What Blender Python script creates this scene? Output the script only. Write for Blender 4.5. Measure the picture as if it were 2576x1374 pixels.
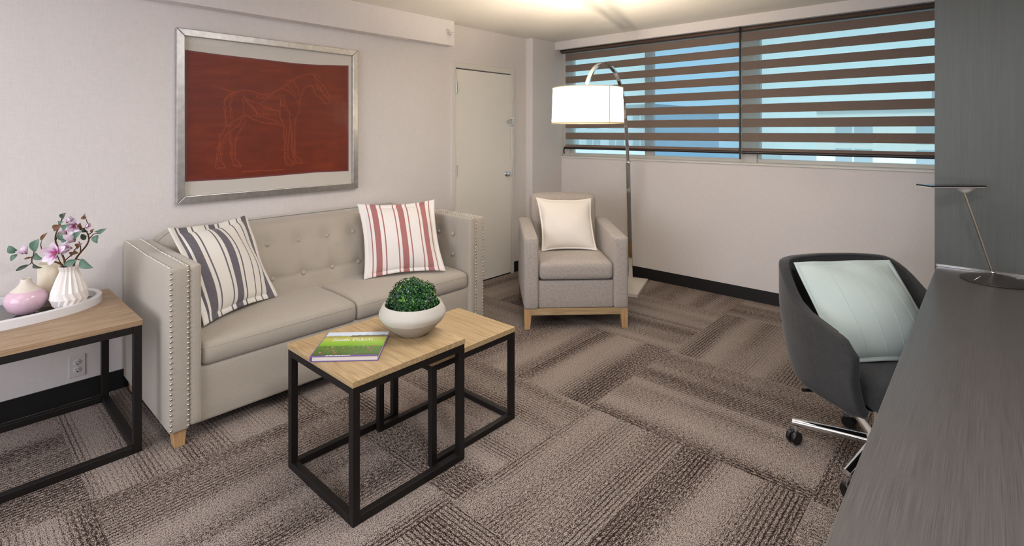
import bpy, bmesh, math, random
from mathutils import Vector, Matrix

for o in list(bpy.data.objects): bpy.data.objects.remove(o, do_unlink=True)
S = bpy.context.scene
COL = S.collection
PI = math.pi
R = math.radians

# ------------------------------------------------------------------ camera
cam_d = bpy.data.cameras.new('camera'); cam = bpy.data.objects.new('camera', cam_d); COL.objects.link(cam)
cam.location = (0, 0, 1.44); cam.rotation_euler = (R(90), 0, R(42.29))
cam_d.sensor_width = 36; cam_d.lens = 36*1323.6/2576; cam_d.shift_y = -(687-330.5)/2576
cam_d.clip_start = .02; cam_d.clip_end = 500
S.camera = cam

# ------------------------------------------------------------------ world, lights, exposure
W = bpy.data.worlds.new('world'); S.world = W; W.use_nodes = True
wn = W.node_tree; bg = wn.nodes['Background']
wtc = wn.nodes.new('ShaderNodeTexCoord'); wsp = wn.nodes.new('ShaderNodeSeparateXYZ'); wr = wn.nodes.new('ShaderNodeValToRGB')
wn.links.new(wtc.outputs['Generated'], wsp.inputs[0]); wn.links.new(wsp.outputs['Z'], wr.inputs[0]); wn.links.new(wr.outputs[0], bg.inputs[0])
wr.color_ramp.elements[0].position = 0.0; wr.color_ramp.elements[0].color = (.50, .66, .70, 1)
wr.color_ramp.elements[1].position = .55; wr.color_ramp.elements[1].color = (.36, .60, .74, 1)
bg.inputs[1].default_value = 1.8

def area(name, loc, size, power, col, rot=(0, 0, 0)):
    d = bpy.data.lights.new(name, 'AREA'); d.shape = 'RECTANGLE'; d.size, d.size_y = size; d.energy = power; d.color = col
    o = bpy.data.objects.new(name, d); COL.objects.link(o); o.location = loc; o.rotation_euler = rot; return o
# ceiling luminaires of the room behind and beside the camera, plus an added centre fill
area('ceiling_light_entry', (-2.2, -1.0, 2.37), (1.3, 1.3), 12, (.92, .94, 1))
area('ceiling_light_desk', (.25, .45, 2.39), (.36, .30), 36, (.96, .96, 1))
area('fill_light_centre', (-1.35, 1.75, 2.39), (1.1, .9), 22, (1, .975, .98))  # extra unseen light over the middle, added to brighten the far side
# added soft fill at the wall behind the camera, standing in for windows
area('fill_light_near', (-1.75, -2.52, 1.45), (3.0, 1.7), 89, (.82, .865, 1), (R(90), 0, 0))

sd = bpy.data.lights.new('facade_fill', 'SUN'); sd.energy = 2.6; sd.angle = R(12); sd.color = (1, .98, .95)   # added directional light that brightens the facades facing us
so = bpy.data.objects.new('facade_fill', sd); COL.objects.link(so); so.location = (0, -20, 30); so.rotation_euler = (R(48), 0, R(-20))

S.view_settings.view_transform = 'Standard'; S.view_settings.look = 'None'
S.view_settings.exposure = 0.0; S.view_settings.gamma = 1.0; S.view_settings.use_curve_mapping = False

# ------------------------------------------------------------------ materials
def srgb(r, g, b):
    f = lambda c: (c/255/12.92 if c/255 <= .04045 else ((c/255+.055)/1.055)**2.4)
    return (f(r), f(g), f(b), 1)

class NT:
    def __init__(s, name):
        s.m = bpy.data.materials.new(name); s.m.use_nodes = True; s.t = s.m.node_tree
        s.b = s.t.nodes['Principled BSDF']; s.out = s.t.nodes['Material Output']
    def n(s, typ, **kw):
        x = s.t.nodes.new('ShaderNode'+typ)
        for k, v in kw.items():
            if k.startswith('i_'): x.inputs[k[2:].replace('_', ' ')].default_value = v
            else: setattr(x, k, v)
        return x
    def l(s, a, b): s.t.links.new(a, b)
    def set(s, **kw):
        for k, v in kw.items(): s.b.inputs[k.replace('_', ' ')].default_value = v
    def math(s, op, a, b=None, c=None, clamp=False):
        x = s.n('Math', operation=op, use_clamp=clamp)
        for i, q in enumerate((a, b, c)):
            if q is None: continue
            if isinstance(q, (int, float)): x.inputs[i].default_value = q
            else: s.l(q, x.inputs[i])
        return x.outputs[0]
    def mix(s, fac, a, b):
        x = s.n('Mix', data_type='RGBA')
        for i, q in ((0, fac), (6, a), (7, b)):
            if isinstance(q, (int, float, tuple)): x.inputs[i].default_value = q
            else: s.l(q, x.inputs[i])
        return x.outputs[2]
    def coords(s, scale=(1, 1, 1), kind='Object', rot=(0, 0, 0)):
        tc = s.n('TexCoord'); mp = s.n('Mapping'); mp.inputs['Scale'].default_value = scale; mp.inputs['Rotation'].default_value = rot
        s.l(tc.outputs[kind], mp.inputs[0]); return mp.outputs[0]
    def noise(s, vec, scale=5, detail=2, rough=.5, dist=0):
        x = s.n('TexNoise'); x.inputs['Scale'].default_value = scale; x.inputs['Detail'].default_value = detail
        x.inputs['Roughness'].default_value = rough; x.inputs['Distortion'].default_value = dist; s.l(vec, x.inputs['Vector']); return x.outputs['Fac']
    def ramp(s, fac, stops):
        x = s.n('ValToRGB'); e = x.color_ramp.elements
        while len(e) < len(stops): e.new(.5)
        for q, (p, c) in zip(e, stops): q.position = p; q.color = c
        s.l(fac, x.inputs[0]); return x.outputs[0]
    def bump(s, h, strength=.2, dist=.002):
        x = s.n('Bump'); x.inputs['Strength'].default_value = strength; x.inputs['Distance'].default_value = dist
        s.l(h, x.inputs['Height']); s.l(x.outputs[0], s.b.inputs['Normal'])
    def col(s, c): s.l(c, s.b.inputs['Base Color'])

def plain(name, c, rough=.5, metal=0, **kw):
    m = NT(name); m.set(Base_Color=c, Roughness=rough, Metallic=metal, **kw)
    v = m.coords(); nz = m.noise(v, 60, 3); m.col(m.mix(m.math('MULTIPLY', nz, .10), c, tuple(x*.82 for x in c[:3])+(1,)))
    return m.m

def fabric(name, c, c2, sx=500, sy=500, streak=(30, 400), bump=.25, rough=.9, sheen=.25):
    m = NT(name)
    a = m.noise(m.coords((sx, streak[0], sx)), 1, 2); b = m.noise(m.coords((streak[0], sy, streak[0])), 1, 2)
    c_ = m.noise(m.coords((streak[0], streak[0], sx)), 1, 2)
    h = m.math('ADD', m.math('ADD', a, b), c_); h = m.math('MULTIPLY', h, .333)
    f = m.ramp(h, [(.36, (0, 0, 0, 1)), (.64, (1, 1, 1, 1))])
    m.col(m.mix(f, c, c2)); m.bump(h, bump, .0015); m.set(Roughness=rough, Sheen_Weight=sheen, Sheen_Roughness=.5)
    return m.m

def wood(name, c1, c2, axis='Y', sc=1.0, rough=.45):
    m = NT(name)
    st = {'X': (3*sc, 60*sc, 60*sc), 'Y': (60*sc, 3*sc, 60*sc), 'Z': (60*sc, 60*sc, 3*sc)}[axis]
    oi = m.n('ObjectInfo'); tc = m.n('TexCoord')
    ad = m.n('VectorMath', operation='ADD'); m.l(tc.outputs['Object'], ad.inputs[0])
    sl = m.n('VectorMath', operation='SCALE'); cb = m.n('CombineXYZ')
    for i in range(3): m.l(oi.outputs['Random'], cb.inputs[i])
    m.l(cb.outputs[0], sl.inputs[0]); sl.inputs['Scale'].default_value = 7.3; m.l(sl.outputs[0], ad.inputs[1])
    mp = m.n('Mapping'); mp.inputs['Scale'].default_value = st; m.l(ad.outputs[0], mp.inputs[0])
    g1 = m.noise(mp.outputs[0], 1.0, 5, .6, .6)
    mp2 = m.n('Mapping'); mp2.inputs['Scale'].default_value = tuple(x*.16 for x in st); m.l(ad.outputs[0], mp2.inputs[0])
    g2 = m.noise(mp2.outputs[0], 1.0, 3, .5, 1.8)
    rings = m.math('FRACT', m.math('MULTIPLY', g2, 9)); rings = m.math('ABSOLUTE', m.math('SUBTRACT', rings, .5))
    f = m.math('ADD', m.math('MULTIPLY', g1, .6), m.math('MULTIPLY', rings, .8))
    f = m.math('ADD', f, m.math('MULTIPLY', m.math('SUBTRACT', oi.outputs['Random'], .5), .22))
    m.col(m.ramp(f, [(.22, c2), (.72, c1)])); m.bump(g1, .12, .001); m.set(Roughness=rough)
    return m.m

M = {}
# wall covering: fine linen weave vinyl
m = NT('wall_linen'); a = m.noise(m.coords((350, 350, 25)), 1, 2); b = m.noise(m.coords((25, 25, 350)), 1, 2)
h = m.math('MULTIPLY', m.math('ADD', a, b), .5); big = m.noise(m.coords(), 1.3, 2)
f = m.math('ADD', m.math('MULTIPLY', h, .7), m.math('MULTIPLY', big, .3))
m.col(m.ramp(f, [(.35, srgb(216, 209, 204)), (.65, srgb(228, 222, 218))])); m.bump(h, .12, .001); m.set(Roughness=.75); M['wall'] = m.m
m = NT('ceiling_plaster'); n1 = m.noise(m.coords((1, 1, 1)), 26, 5, .6, .4); n2 = m.noise(m.coords((6, 2, 1)), 3, 3)
m.set(Base_Color=srgb(226, 221, 210), Roughness=.9); m.col(m.mix(n1, srgb(222, 217, 206), srgb(229, 224, 214)))
m.bump(m.math('ADD', n1, n2), .35, .006); M['ceil'] = m.m
M['trim'] = plain('painted_trim', srgb(222, 216, 206), .45)
M['door'] = plain('painted_door', srgb(233, 228, 218), .4)
M['black'] = plain('black_vinyl', srgb(6, 5, 5), .6)
M['dark'] = plain('dark_gap', srgb(20, 16, 13), .9)
M['chrome'] = plain('chrome', (.82, .82, .82, 1), .07, 1)
M['steel'] = plain('brushed_steel', (.62, .60, .57, 1), .3, 1)
M['nickel'] = plain('nickel_nail', (.66, .62, .55, 1), .22, 1)
M['iron'] = plain('dark_bronze_steel', srgb(20, 15, 13), .5, .2)
M['white_plastic'] = plain('white_plastic', srgb(214, 208, 206), .35)
M['sofa'] = fabric('sofa_linen', srgb(166, 157, 143), srgb(178, 169, 155), 700, 700, (90, 90), .12, .8, .3)
M['armchair'] = fabric('armchair_tweed', srgb(146, 137, 129), srgb(184, 175, 165), 700, 700, (70, 70), .25, .95, .2)
M['chairfab'] = fabric('charcoal_wool', srgb(30, 30, 30), srgb(50, 50, 49), 600, 600, (60, 60), .3, .95, .15)
M['oak'] = wood('pale_oak', srgb(190, 164, 124), srgb(156, 129, 90), 'X', 1.5)
M['oak_y'] = wood('pale_oak_long', srgb(190, 164, 124), srgb(156, 129, 90), 'Y', .8)
M['oakleg'] = wood('oak_leg', srgb(192, 154, 110), srgb(166, 128, 86), 'Z', .8)
M['oakrail'] = wood('oak_rail', srgb(192, 154, 110), srgb(166, 128, 86), 'Y', .8)
M['endwood'] = wood('end_table_oak', srgb(178, 150, 117), srgb(138, 112, 84), 'Y', 1.4)
M['marble'] = plain('white_marble', srgb(226, 218, 206), .25)
M['wheel'] = plain('black_caster', srgb(14, 14, 15), .35)

# dark wood-look laminate, vertical or lengthwise grain
def laminate(name, axis, c1, c2, rough):
    m = NT(name); st = (800, 5, 800) if axis == 'Y' else (800, 800, 5)
    g = m.noise(m.coords(st), 1, 4, .6); g2 = m.noise(m.coords(tuple(x*.05 for x in st)), 1, 2)
    f = m.math('ADD', m.math('MULTIPLY', g, .82), m.math('MULTIPLY', g2, .18))
    m.col(m.ramp(f, [(.35, c1), (.66, c2)])); m.bump(g, .12, .0006); m.set(Roughness=rough); return m.m
M['lam_top'] = laminate('laminate_desk', 'Y', srgb(70, 66, 63), srgb(96, 90, 86), .30)
M['lam_wall'] = laminate('laminate_panel', 'Z', srgb(76, 79, 74), srgb(90, 93, 87), .42)

# carpet plank: taupe loop pile with broken dark rows along local Y, each plank offset at random
m = NT('carpet_loop')
oi = m.n('ObjectInfo'); tc = m.n('TexCoord'); cb = m.n('CombineXYZ')
m.l(m.math('MULTIPLY', oi.outputs['Random'], 31.7), cb.inputs[0]); m.l(m.math('MULTIPLY', oi.outputs['Random'], 57.1), cb.inputs[1])
ad = m.n('VectorMath', operation='ADD'); m.l(tc.outputs['Object'], ad.inputs[0]); m.l(cb.outputs[0], ad.inputs[1]); V = ad.outputs[0]
def mapd(sc):
    mp = m.n('Mapping'); mp.inputs['Scale'].default_value = sc; m.l(V, mp.inputs[0]); return mp.outputs[0]
fine = m.noise(mapd((330, 250, 1)), 1, 2, .6)                    # loops
dash = m.noise(mapd((170, 60, 1)), 1, 1, .5, .2)                 # broken rows
band = m.noise(mapd((4.6, .18, 1)), 1, 1.5, .5)                    # light and dark bands across the plank
mask = m.noise(mapd((4.2, .9, 1)), 1.3, 1, .5)
sx = m.n('SeparateXYZ'); m.l(V, sx.inputs[0])
wob = m.noise(mapd((6, 5, 1)), 1, 1)
row = m.math('SINE', m.math('MULTIPLY', m.math('ADD', sx.outputs[0], m.math('MULTIPLY', wob, .004)), 2*PI/.019))
rows = m.math('POWER', m.math('MULTIPLY', m.math('ADD', row, 1), .5), 4)
bd = m.math('MULTIPLY', m.math('SUBTRACT', band, .38), 3.6, clamp=True)
mk = m.math('MULTIPLY', m.math('SUBTRACT', mask, .37), 4.0, clamp=True)
dk = m.math('MULTIPLY', m.math('SUBTRACT', fine, .5), 4.4)
dk = m.math('ADD', dk, m.math('MULTIPLY', m.math('MULTIPLY', m.math('SUBTRACT', dash, .5), 2.2), m.math('ADD', .3, m.math('MULTIPLY', bd, .7))))
dk = m.math('ADD', dk, m.math('MULTIPLY', bd, .36))
dk = m.math('ADD', dk, m.math('MULTIPLY', rows, m.math('MULTIPLY', mk, m.math('ADD', .34, m.math('MULTIPLY', bd, .36)))))
dk = m.math('ADD', dk, .24, clamp=True)
m.col(m.ramp(dk, [(0, srgb(176, 163, 153)), (.36, srgb(150, 137, 127)), (.6, srgb(82, 68, 60)), (1, srgb(38, 27, 22))]))
m.bump(m.math('SUBTRACT', fine, m.math('MULTIPLY', dk, .6)), .55, .004); m.set(Roughness=1.0); m.b.inputs['Specular IOR Level'].default_value = .1
M['carpet'] = m.m

# glass with a faint reflection
def thin_glass(name, tint, refl=.06, rough=.0):
    m = NT(name); tr = m.n('BsdfTransparent'); tr.inputs[0].default_value = tint; gl = m.n('BsdfGlossy'); gl.inputs['Roughness'].default_value = rough
    fr = m.n('Fresnel'); fr.inputs[0].default_value = 1.45; mx = m.n('MixShader')
    ge = m.n('NewGeometry'); m.l(m.math('MULTIPLY', m.math('MULTIPLY', fr.outputs[0], refl/.04), m.math('SUBTRACT', 1, ge.outputs['Backfacing'])), mx.inputs[0]); m.l(tr.outputs[0], mx.inputs[1]); m.l(gl.outputs[0], mx.inputs[2]); m.l(mx.outputs[0], m.out.inputs[0])
    return m.m
M['glass'] = thin_glass('window_glass', (.92, .97, .97, 1), .04)
M['screen'] = thin_glass('insect_screen', (.80, .90, 1.0, 1), .01, .5)
M['picglass'] = thin_glass('picture_glazing', (.98, .98, .98, 1), .006, .02)
m = NT('sheer_mesh'); tr = m.n('BsdfTransparent'); tr.inputs[0].default_value = (.93, .97, .98, 1); tl = m.n('BsdfTranslucent'); tl.inputs[0].default_value = (.80, .84, .84, 1)
df = m.n('BsdfDiffuse'); df.inputs[0].default_value = (.6, .6, .58, 1); m1 = m.n('MixShader'); m1.inputs[0].default_value = .3; m.l(tl.outputs[0], m1.inputs[1]); m.l(df.outputs[0], m1.inputs[2])
mx = m.n('MixShader'); wv = m.noise(m.coords((900, 1, 60)), 1, 1); m.l(m.math('ADD', m.math('MULTIPLY', wv, .06), .25), mx.inputs[0]); m.l(tr.outputs[0], mx.inputs[1]); m.l(m1.outputs[0], mx.inputs[2]); m.l(mx.outputs[0], m.out.inputs[0]); M['sheer'] = m.m
M['slat'] = fabric('blind_brown', srgb(108, 94, 84), srgb(123, 108, 97), 800, 800, (100, 100), .1, .9, .1)
M['cassette'] = plain('blind_bronze', srgb(74, 58, 47), .4)
M['railblack'] = plain('blind_rail', srgb(34, 27, 24), .4)
M['winframe'] = plain('window_aluminium', srgb(196, 192, 182), .4)

# ------------------------------------------------------------------ mesh building
class MB:
    def __init__(s): s.v = []; s.f = []
    def add(s, vs, fs):
        b = len(s.v); s.v += [tuple(v) for v in vs]; s.f += [tuple(b+i for i in q) for q in fs]; return s
    def box(s, x0, x1, y0, y1, z0, z1):
        return s.add([(x, y, z) for z in (z0, z1) for y in (y0, y1) for x in (x0, x1)],
                     [(0, 2, 3, 1), (4, 5, 7, 6), (0, 1, 5, 4), (2, 6, 7, 3), (0, 4, 6, 2), (1, 3, 7, 5)])
    def hexa(s, bot, top):   # two quads of 4 points, counter-clockwise from above
        return s.add(list(bot)+list(top), [(3, 2, 1, 0), (4, 5, 6, 7), (0, 1, 5, 4), (1, 2, 6, 5), (2, 3, 7, 6), (3, 0, 4, 7)])
    def prism(s, poly, ax, a0, a1):   # polygon in the two other axes, extruded along ax
        def mk(p, a): return {0: (a, p[0], p[1]), 1: (p[0], a, p[1]), 2: (p[0], p[1], a)}[ax]
        n = len(poly); vs = [mk(p, a0) for p in poly]+[mk(p, a1) for p in poly]
        return s.add(vs, [tuple(range(n)), tuple(range(2*n-1, n-1, -1))]+[(i, i+n, (i+1) % n+n, (i+1) % n) for i in range(n)])
    def tube(s, pts, r, n=10, cap=True):
        pts = [Vector(p) for p in pts]; N = len(pts); rs = r if isinstance(r, (list, tuple)) else [r]*N
        vs = []; up = None
        for i, p in enumerate(pts):
            t = (pts[min(i+1, N-1)]-pts[max(i-1, 0)]).normalized()
            if up is None: up = t.orthogonal().normalized()
            else:
                up = up-t*up.dot(t); up = up.normalized() if up.length > 1e-6 else t.orthogonal().normalized()
            w = t.cross(up)
            for k in range(n):
                a = 2*PI*k/n; vs.append(p+up*(rs[i]*math.cos(a))+w*(rs[i]*math.sin(a)))
        fs = [(i*n+k, i*n+(k+1) % n, (i+1)*n+(k+1) % n, (i+1)*n+k) for i in range(N-1) for k in range(n)]
        if cap: fs += [tuple(range(n-1, -1, -1)), tuple((N-1)*n+k for k in range(n))]
        return s.add(vs, fs)
    def ribbon(s, pts, w, t, side):   # rectangular bar swept along pts, wide along 'side'
        pts = [Vector(p) for p in pts]; side = Vector(side).normalized(); N = len(pts); vs = []
        for i, p in enumerate(pts):
            d = (pts[min(i+1, N-1)]-pts[max(i-1, 0)]).normalized(); nn = d.cross(side).normalized()
            ww = w[i] if isinstance(w, list) else w; tt = t[i] if isinstance(t, list) else t
            for a, b in ((-1, -1), (1, -1), (1, 1), (-1, 1)): vs.append(p+side*(a*ww/2)+nn*(b*tt/2))
        fs = [(i*4+k, i*4+(k+1) % 4, i*4+4+(k+1) % 4, i*4+4+k) for i in range(N-1) for k in range(4)]+[(3, 2, 1, 0), tuple((N-1)*4+k for k in range(4))]
        return s.add(vs, fs)
    def lathe(s, prof, n=32, c=(0, 0, 0), sx=1, sy=1):
        vs = []; fs = []; idx = []
        for r, z in prof:
            if r < 1e-6: idx.append([len(vs)]); vs.append((c[0], c[1], c[2]+z))
            else:
                idx.append(list(range(len(vs), len(vs)+n)))
                vs += [(c[0]+sx*r*math.cos(2*PI*k/n), c[1]+sy*r*math.sin(2*PI*k/n), c[2]+z) for k in range(n)]
        for a, b in zip(idx, idx[1:]):
            for k in range(n):
                q = [a[k % len(a)], a[(k+1) % len(a)], b[(k+1) % len(b)], b[k % len(b)]]
                q = list(dict.fromkeys(q))
                if len(q) > 2: fs.append(tuple(q))
        return s.add(vs, fs)
    def rbox(s, c, hs, r, n=(8, 8, 8), fn=None):   # rounded box with a deform function
        hx, hy, hz = hs; key = {}; vs = []; fs = []
        def samples(h, k):
            inner = [-h+r+(2*(h-r))*i/k for i in range(k+1)]
            ed = [-h, -h+r*.12, -h+r*.38]
            return ed+inner+[-x for x in reversed(ed)]
        sx, sy, sz = samples(hx, n[0]), samples(hy, n[1]), samples(hz, n[2])
        def vid(x, y, z):
            k = (round(x, 6), round(y, 6), round(z, 6))
            if k not in key:
                ix = max(-hx+r, min(hx-r, x)); iy = max(-hy+r, min(hy-r, y)); iz = max(-hz+r, min(hz-r, z))
                d = Vector((x-ix, y-iy, z-iz))
                if d.length > 1e-9: d = d.normalized()*r
                p = Vector((ix, iy, iz))+d
                if fn: p = Vector(fn(p))
                key[k] = len(vs); vs.append(p+Vector(c))
            return key[k]
        def face(us, ws, mk, flip):
            for i in range(len(us)-1):
                for j in range(len(ws)-1):
                    q = [mk(us[i], ws[j]), mk(us[i+1], ws[j]), mk(us[i+1], ws[j+1]), mk(us[i], ws[j+1])]
                    fs.append(tuple(reversed(q)) if flip else tuple(q))
        face(sx, sy, lambda a, b: vid(a, b, hz), False); face(sx, sy, lambda a, b: vid(a, b, -hz), True)
        face(sy, sz, lambda a, b: vid(hx, a, b), False); face(sy, sz, lambda a, b: vid(-hx, a, b), True)
        face(sx, sz, lambda a, b: vid(a, hy, b), True); face(sx, sz, lambda a, b: vid(a, -hy, b), False)
        return s.add(vs, fs)
    def mesh(s, name, mat, smooth=0):
        me = bpy.data.meshes.new(name); me.from_pydata(s.v, [], s.f); me.update()
        b = bmesh.new(); b.from_mesh(me); bmesh.ops.recalc_face_normals(b, faces=b.faces); b.to_mesh(me); b.free()
        if mat: me.materials.append(mat)
        if smooth:
            me.shade_smooth(); me.set_sharp_from_angle(angle=R(smooth))
        return me
    def build(s, name, mat, parent=None, smooth=0, bevel=0, seg=2):
        o = bpy.data.objects.new(name, s.mesh(name, mat, smooth)); COL.objects.link(o); o.parent = parent
        if bevel:
            b = o.modifiers.new('bevel', 'BEVEL'); b.width = bevel; b.segments = seg; b.limit_method = 'ANGLE'; b.angle_limit = R(40)
        return o

def root(name, label, cat, loc=(0, 0, 0), rz=0, group=None):
    o = bpy.data.objects.new(name, None); COL.objects.link(o); o.location = loc; o.rotation_euler = (0, 0, rz); o.empty_display_size = .1
    return tag(o, label, cat, group)
def tag(o, label, cat, group=None):
    o['label'] = label; o['category'] = cat
    if group: o['group'] = group
    return o
def struct(o, label=None):
    o['kind'] = 'structure'
    if label: o['label'] = label
    return o
def inst(name, me, parent, loc=(0, 0, 0), rot=(0, 0, 0), scale=None):
    o = bpy.data.objects.new(name, me); COL.objects.link(o); o.parent = parent; o.location = loc; o.rotation_euler = rot
    if scale: o.scale = scale if isinstance(scale, tuple) else (scale,)*3
    return o

# ------------------------------------------------------------------ the room
XL, YB, ZC = -3.61, 4.68, 2.412     # left wall, window wall, ceiling
XR, YN = .95, -2.6                  # right wall and the wall behind the camera

# floor slab with carpet planks laid as a basket weave of pairs
fl = struct(MB().box(XL-.1, XR+.1, YN-.1, YB+.1, -.06, -.008).build('floor', M['dark']))
BX, BY = 1.03, .947
def plank_mesh(w, l):
    return MB().prism([(-w/2, -l/2), (w/2, -l/2), (w/2, l/2), (-w/2, l/2)], 2, -.008, 0).mesh('carpet_plank', M['carpet'])
pm = {'Y': plank_mesh(BX/2-.0008, BY-.0008), 'X': plank_mesh(BY/2-.0008, BX-.0008)}
def clip_plank(cx, cy, w, l, rot):
    # world extents
    ex, ey = (w, l) if rot == 0 else (l, w)
    x0, x1, y0, y1 = cx-ex/2, cx+ex/2, cy-ey/2, cy+ey/2
    return max(x0, XL), min(x1, XR), max(y0, YN), min(y1, YB)
for i in range(-1, 6):
    for j in range(-5, 6):
        x0, y0 = XL+i*BX-.0, .412+j*BY
        xdir = (i+j) % 2 == 0
        for k in range(2):
            if xdir: cx, cy, w, l, rot = x0+BX/2, y0+BY*(k+.5)/2, BY/2, BX, PI/2
            else: cx, cy, w, l, rot = x0+BX*(k+.5)/2, y0+BY/2, BX/2, BY, 0
            a, b, c, d = clip_plank(cx, cy, w, l, rot)
            if b-a < .02 or d-c < .02: continue
            full = abs((b-a)-(w if rot == 0 else l)) < 1e-4 and abs((d-c)-(l if rot == 0 else w)) < 1e-4
            flip = PI if (i*3+j*5+k) % 2 else 0
            if full: o = inst('carpet_plank', pm['X' if xdir else 'Y'], fl, (cx, cy, 0), (0, 0, rot+flip))
            else:
                mx, my = (a+b)/2, (c+d)/2; sw, sl = ((b-a), (d-c)) if rot == 0 else ((d-c), (b-a))
                o = inst('carpet_plank', plank_mesh(sw-.0008, sl-.0008), fl, (mx, my, 0), (0, 0, rot+flip))

struct(MB().box(XL-.1, XR+.1, YN-.1, YB+.2, ZC, ZC+.06).build('ceiling', M['ceil']))
struct(MB().box(XL-.1, XL, YN-.1, YB+.2, 0, ZC).build('wall_left', M['wall']))
struct(MB().box(XR, XR+.1, YN-.1, YB+.2, 0, ZC).build('wall_right', M['wall']))
struct(MB().box(XL, XR, YN-.1, YN, 0, ZC).build('wall_near', M['wall']))
PX, PY = -3.515, 4.18               # pier in the corner
BKY, BKZ = 4.56, 2.325              # bulkhead over the window
wb = MB().box(PX, XR, YB, YB+.12, 0, 1.152)
wb.box(PX, XR, BKY, YB+.12, BKZ, ZC)
struct(wb.build('wall_back', M['wall']))
struct(MB().box(XL, PX, PY, YB+.12, 0, ZC).build('wall_pier', M['wall'], bevel=.004))
# soffit over the sofa
sof = struct(MB().box(XL, -3.51, YN, 3.10, 2.196, ZC).build('wall_soffit', M['wall']))
MB().box(-3.575, -3.535, 2.42, 2.62, 2.192, 2.196).build('access_plate', M['trim'], sof)
# skirting
bb = .105
struct(MB().box(XL, XL+.008, YN, 3.140, 0, bb).box(XL, XL+.008, 3.976, PY, 0, bb).build('baseboard_left', M['black']))
struct(MB().box(PX, XR, YB-.008, YB, 0, bb).box(XL, PX+.008, PY-.008, PY, 0, bb).box(PX, PX+.008, PY, YB, 0, bb).build('baseboard_back', M['black']))
struct(MB().box(XR-.008, XR, YN, YB, 0, bb).build('baseboard_right', M['black']))

# ------------------------------------------------------------------ door
d1 = struct(MB().box(XL, XL+.004, 3.189, 3.939, .0, 2.016).build('door_1', M['dark']), 'cream flush door with chrome knob in the wall behind the sofa')
MB().box(XL+.004, XL+.016, 3.194, 3.935, .014, 2.009).build('door_leaf', M['door'], d1, bevel=.002)
fr = MB().box(XL, XL+.022, 3.142, 3.189, 0, 2.072).box(XL, XL+.022, 3.939, 3.977, 0, 2.072).box(XL, XL+.022, 3.189, 3.939, 2.020, 2.072)
fr.build('door_frame', M['trim'], d1, bevel=.003)
for z in (1.79, 1.03):
    h = MB().box(XL+.016, XL+.020, 3.192, 3.212, z, z+.10).build('hinge', M['steel'], d1)
    MB().tube([(XL+.026, 3.191, z), (XL+.026, 3.191, z+.10)], .006, 10).build('hinge_knuckle', M['steel'], h, smooth=40)
kb = MB().lathe([(0, 0), (.028, 0), (.028, .004), (.012, .010), (.011, .028), (.021, .036), (.025, .046), (.021, .056), (.010, .060), (0, .060)], 24)
kn = inst('door_knob', kb.mesh('door_knob', M['chrome'], 40), d1, (XL+.016, 3.872, 1.012), (0, R(90), 0))
MB().box(XL+.022, XL+.0235, 3.941, 3.951, .985, 1.06).build('strike_plate', M['steel'], d1)
la = MB().box(XL+.022, XL+.034, 3.938, 3.962, 1.50, 1.575).build('security_latch', M['chrome'], d1, bevel=.003)
MB().tube([(XL+.030, 3.955, 1.550), (XL+.034, 3.90, 1.552), (XL+.034, 3.868, 1.550), (XL+.034, 3.858, 1.538), (XL+.034, 3.868, 1.526), (XL+.034, 3.90, 1.524), (XL+.030, 3.955, 1.526)], .005, 8).build('latch_bar', M['chrome'], la, smooth=50)
for z in (1.507, 1.568):
    for y in (3.925, 3.955): MB().lathe([(0, -.008), (.008, -.006), (.010, 0), (.008, .006), (0, .008)], 10, (XL+.032, y, z)).build('latch_ball', M['chrome'], la, smooth=60)

# ------------------------------------------------------------------ window and exterior
win = struct(MB().box(PX, XR, 4.70, 4.80, 1.152, 1.172).box(PX, PX+.09, 4.71, 4.79, 1.172, BKZ).build('window_1', M['winframe'], bevel=.002), 'wide aluminium framed window behind banded blinds')
MB().box(PX, XR, YB-.012, 4.70, 1.152, 1.166).build('window_sill', M['trim'], win, bevel=.003)
k = 4.745/4.68
def wx(x): return x*k
MB().box(PX+.09, XR, 4.715, 4.775, 1.172, 1.205).build('bottom_rail', M['winframe'], win, bevel=.003)
MB().box(PX+.09, XR, 4.715, 4.775, 2.27, BKZ).build('top_rail', M['winframe'], win, bevel=.003)
for a, b in ((-3.425, -3.34), (-2.49, -2.435), (-2.435, -2.40), (-1.60, -1.57)):
    MB().box(wx(a), wx(b), 4.722, 4.768, 1.205, 2.27).build('stile', M['winframe'], win, bevel=.003)
MB().box(wx(-1.571), wx(-1.448), 4.70, 4.79, 1.172, 2.27).build('centre_post', M['winframe'], win, bevel=.004)
MB().box(wx(-1.448), wx(-1.425), 4.722, 4.768, 1.205, 2.27).build('stile', M['winframe'], win, bevel=.003)
for nm, a, b, y, mt in (('pane', -3.34, -2.49, 4.745, 'glass'), ('pane', -2.40, -1.60, 4.755, 'glass'), ('insect_screen', -2.40, -1.60, 4.775, 'screen'), ('pane', -1.425, .6, 4.745, 'glass')):
    MB().box(wx(a), min(wx(b), XR), y, y+.004, 1.205, 2.27).build(nm, M[mt], win)

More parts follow.
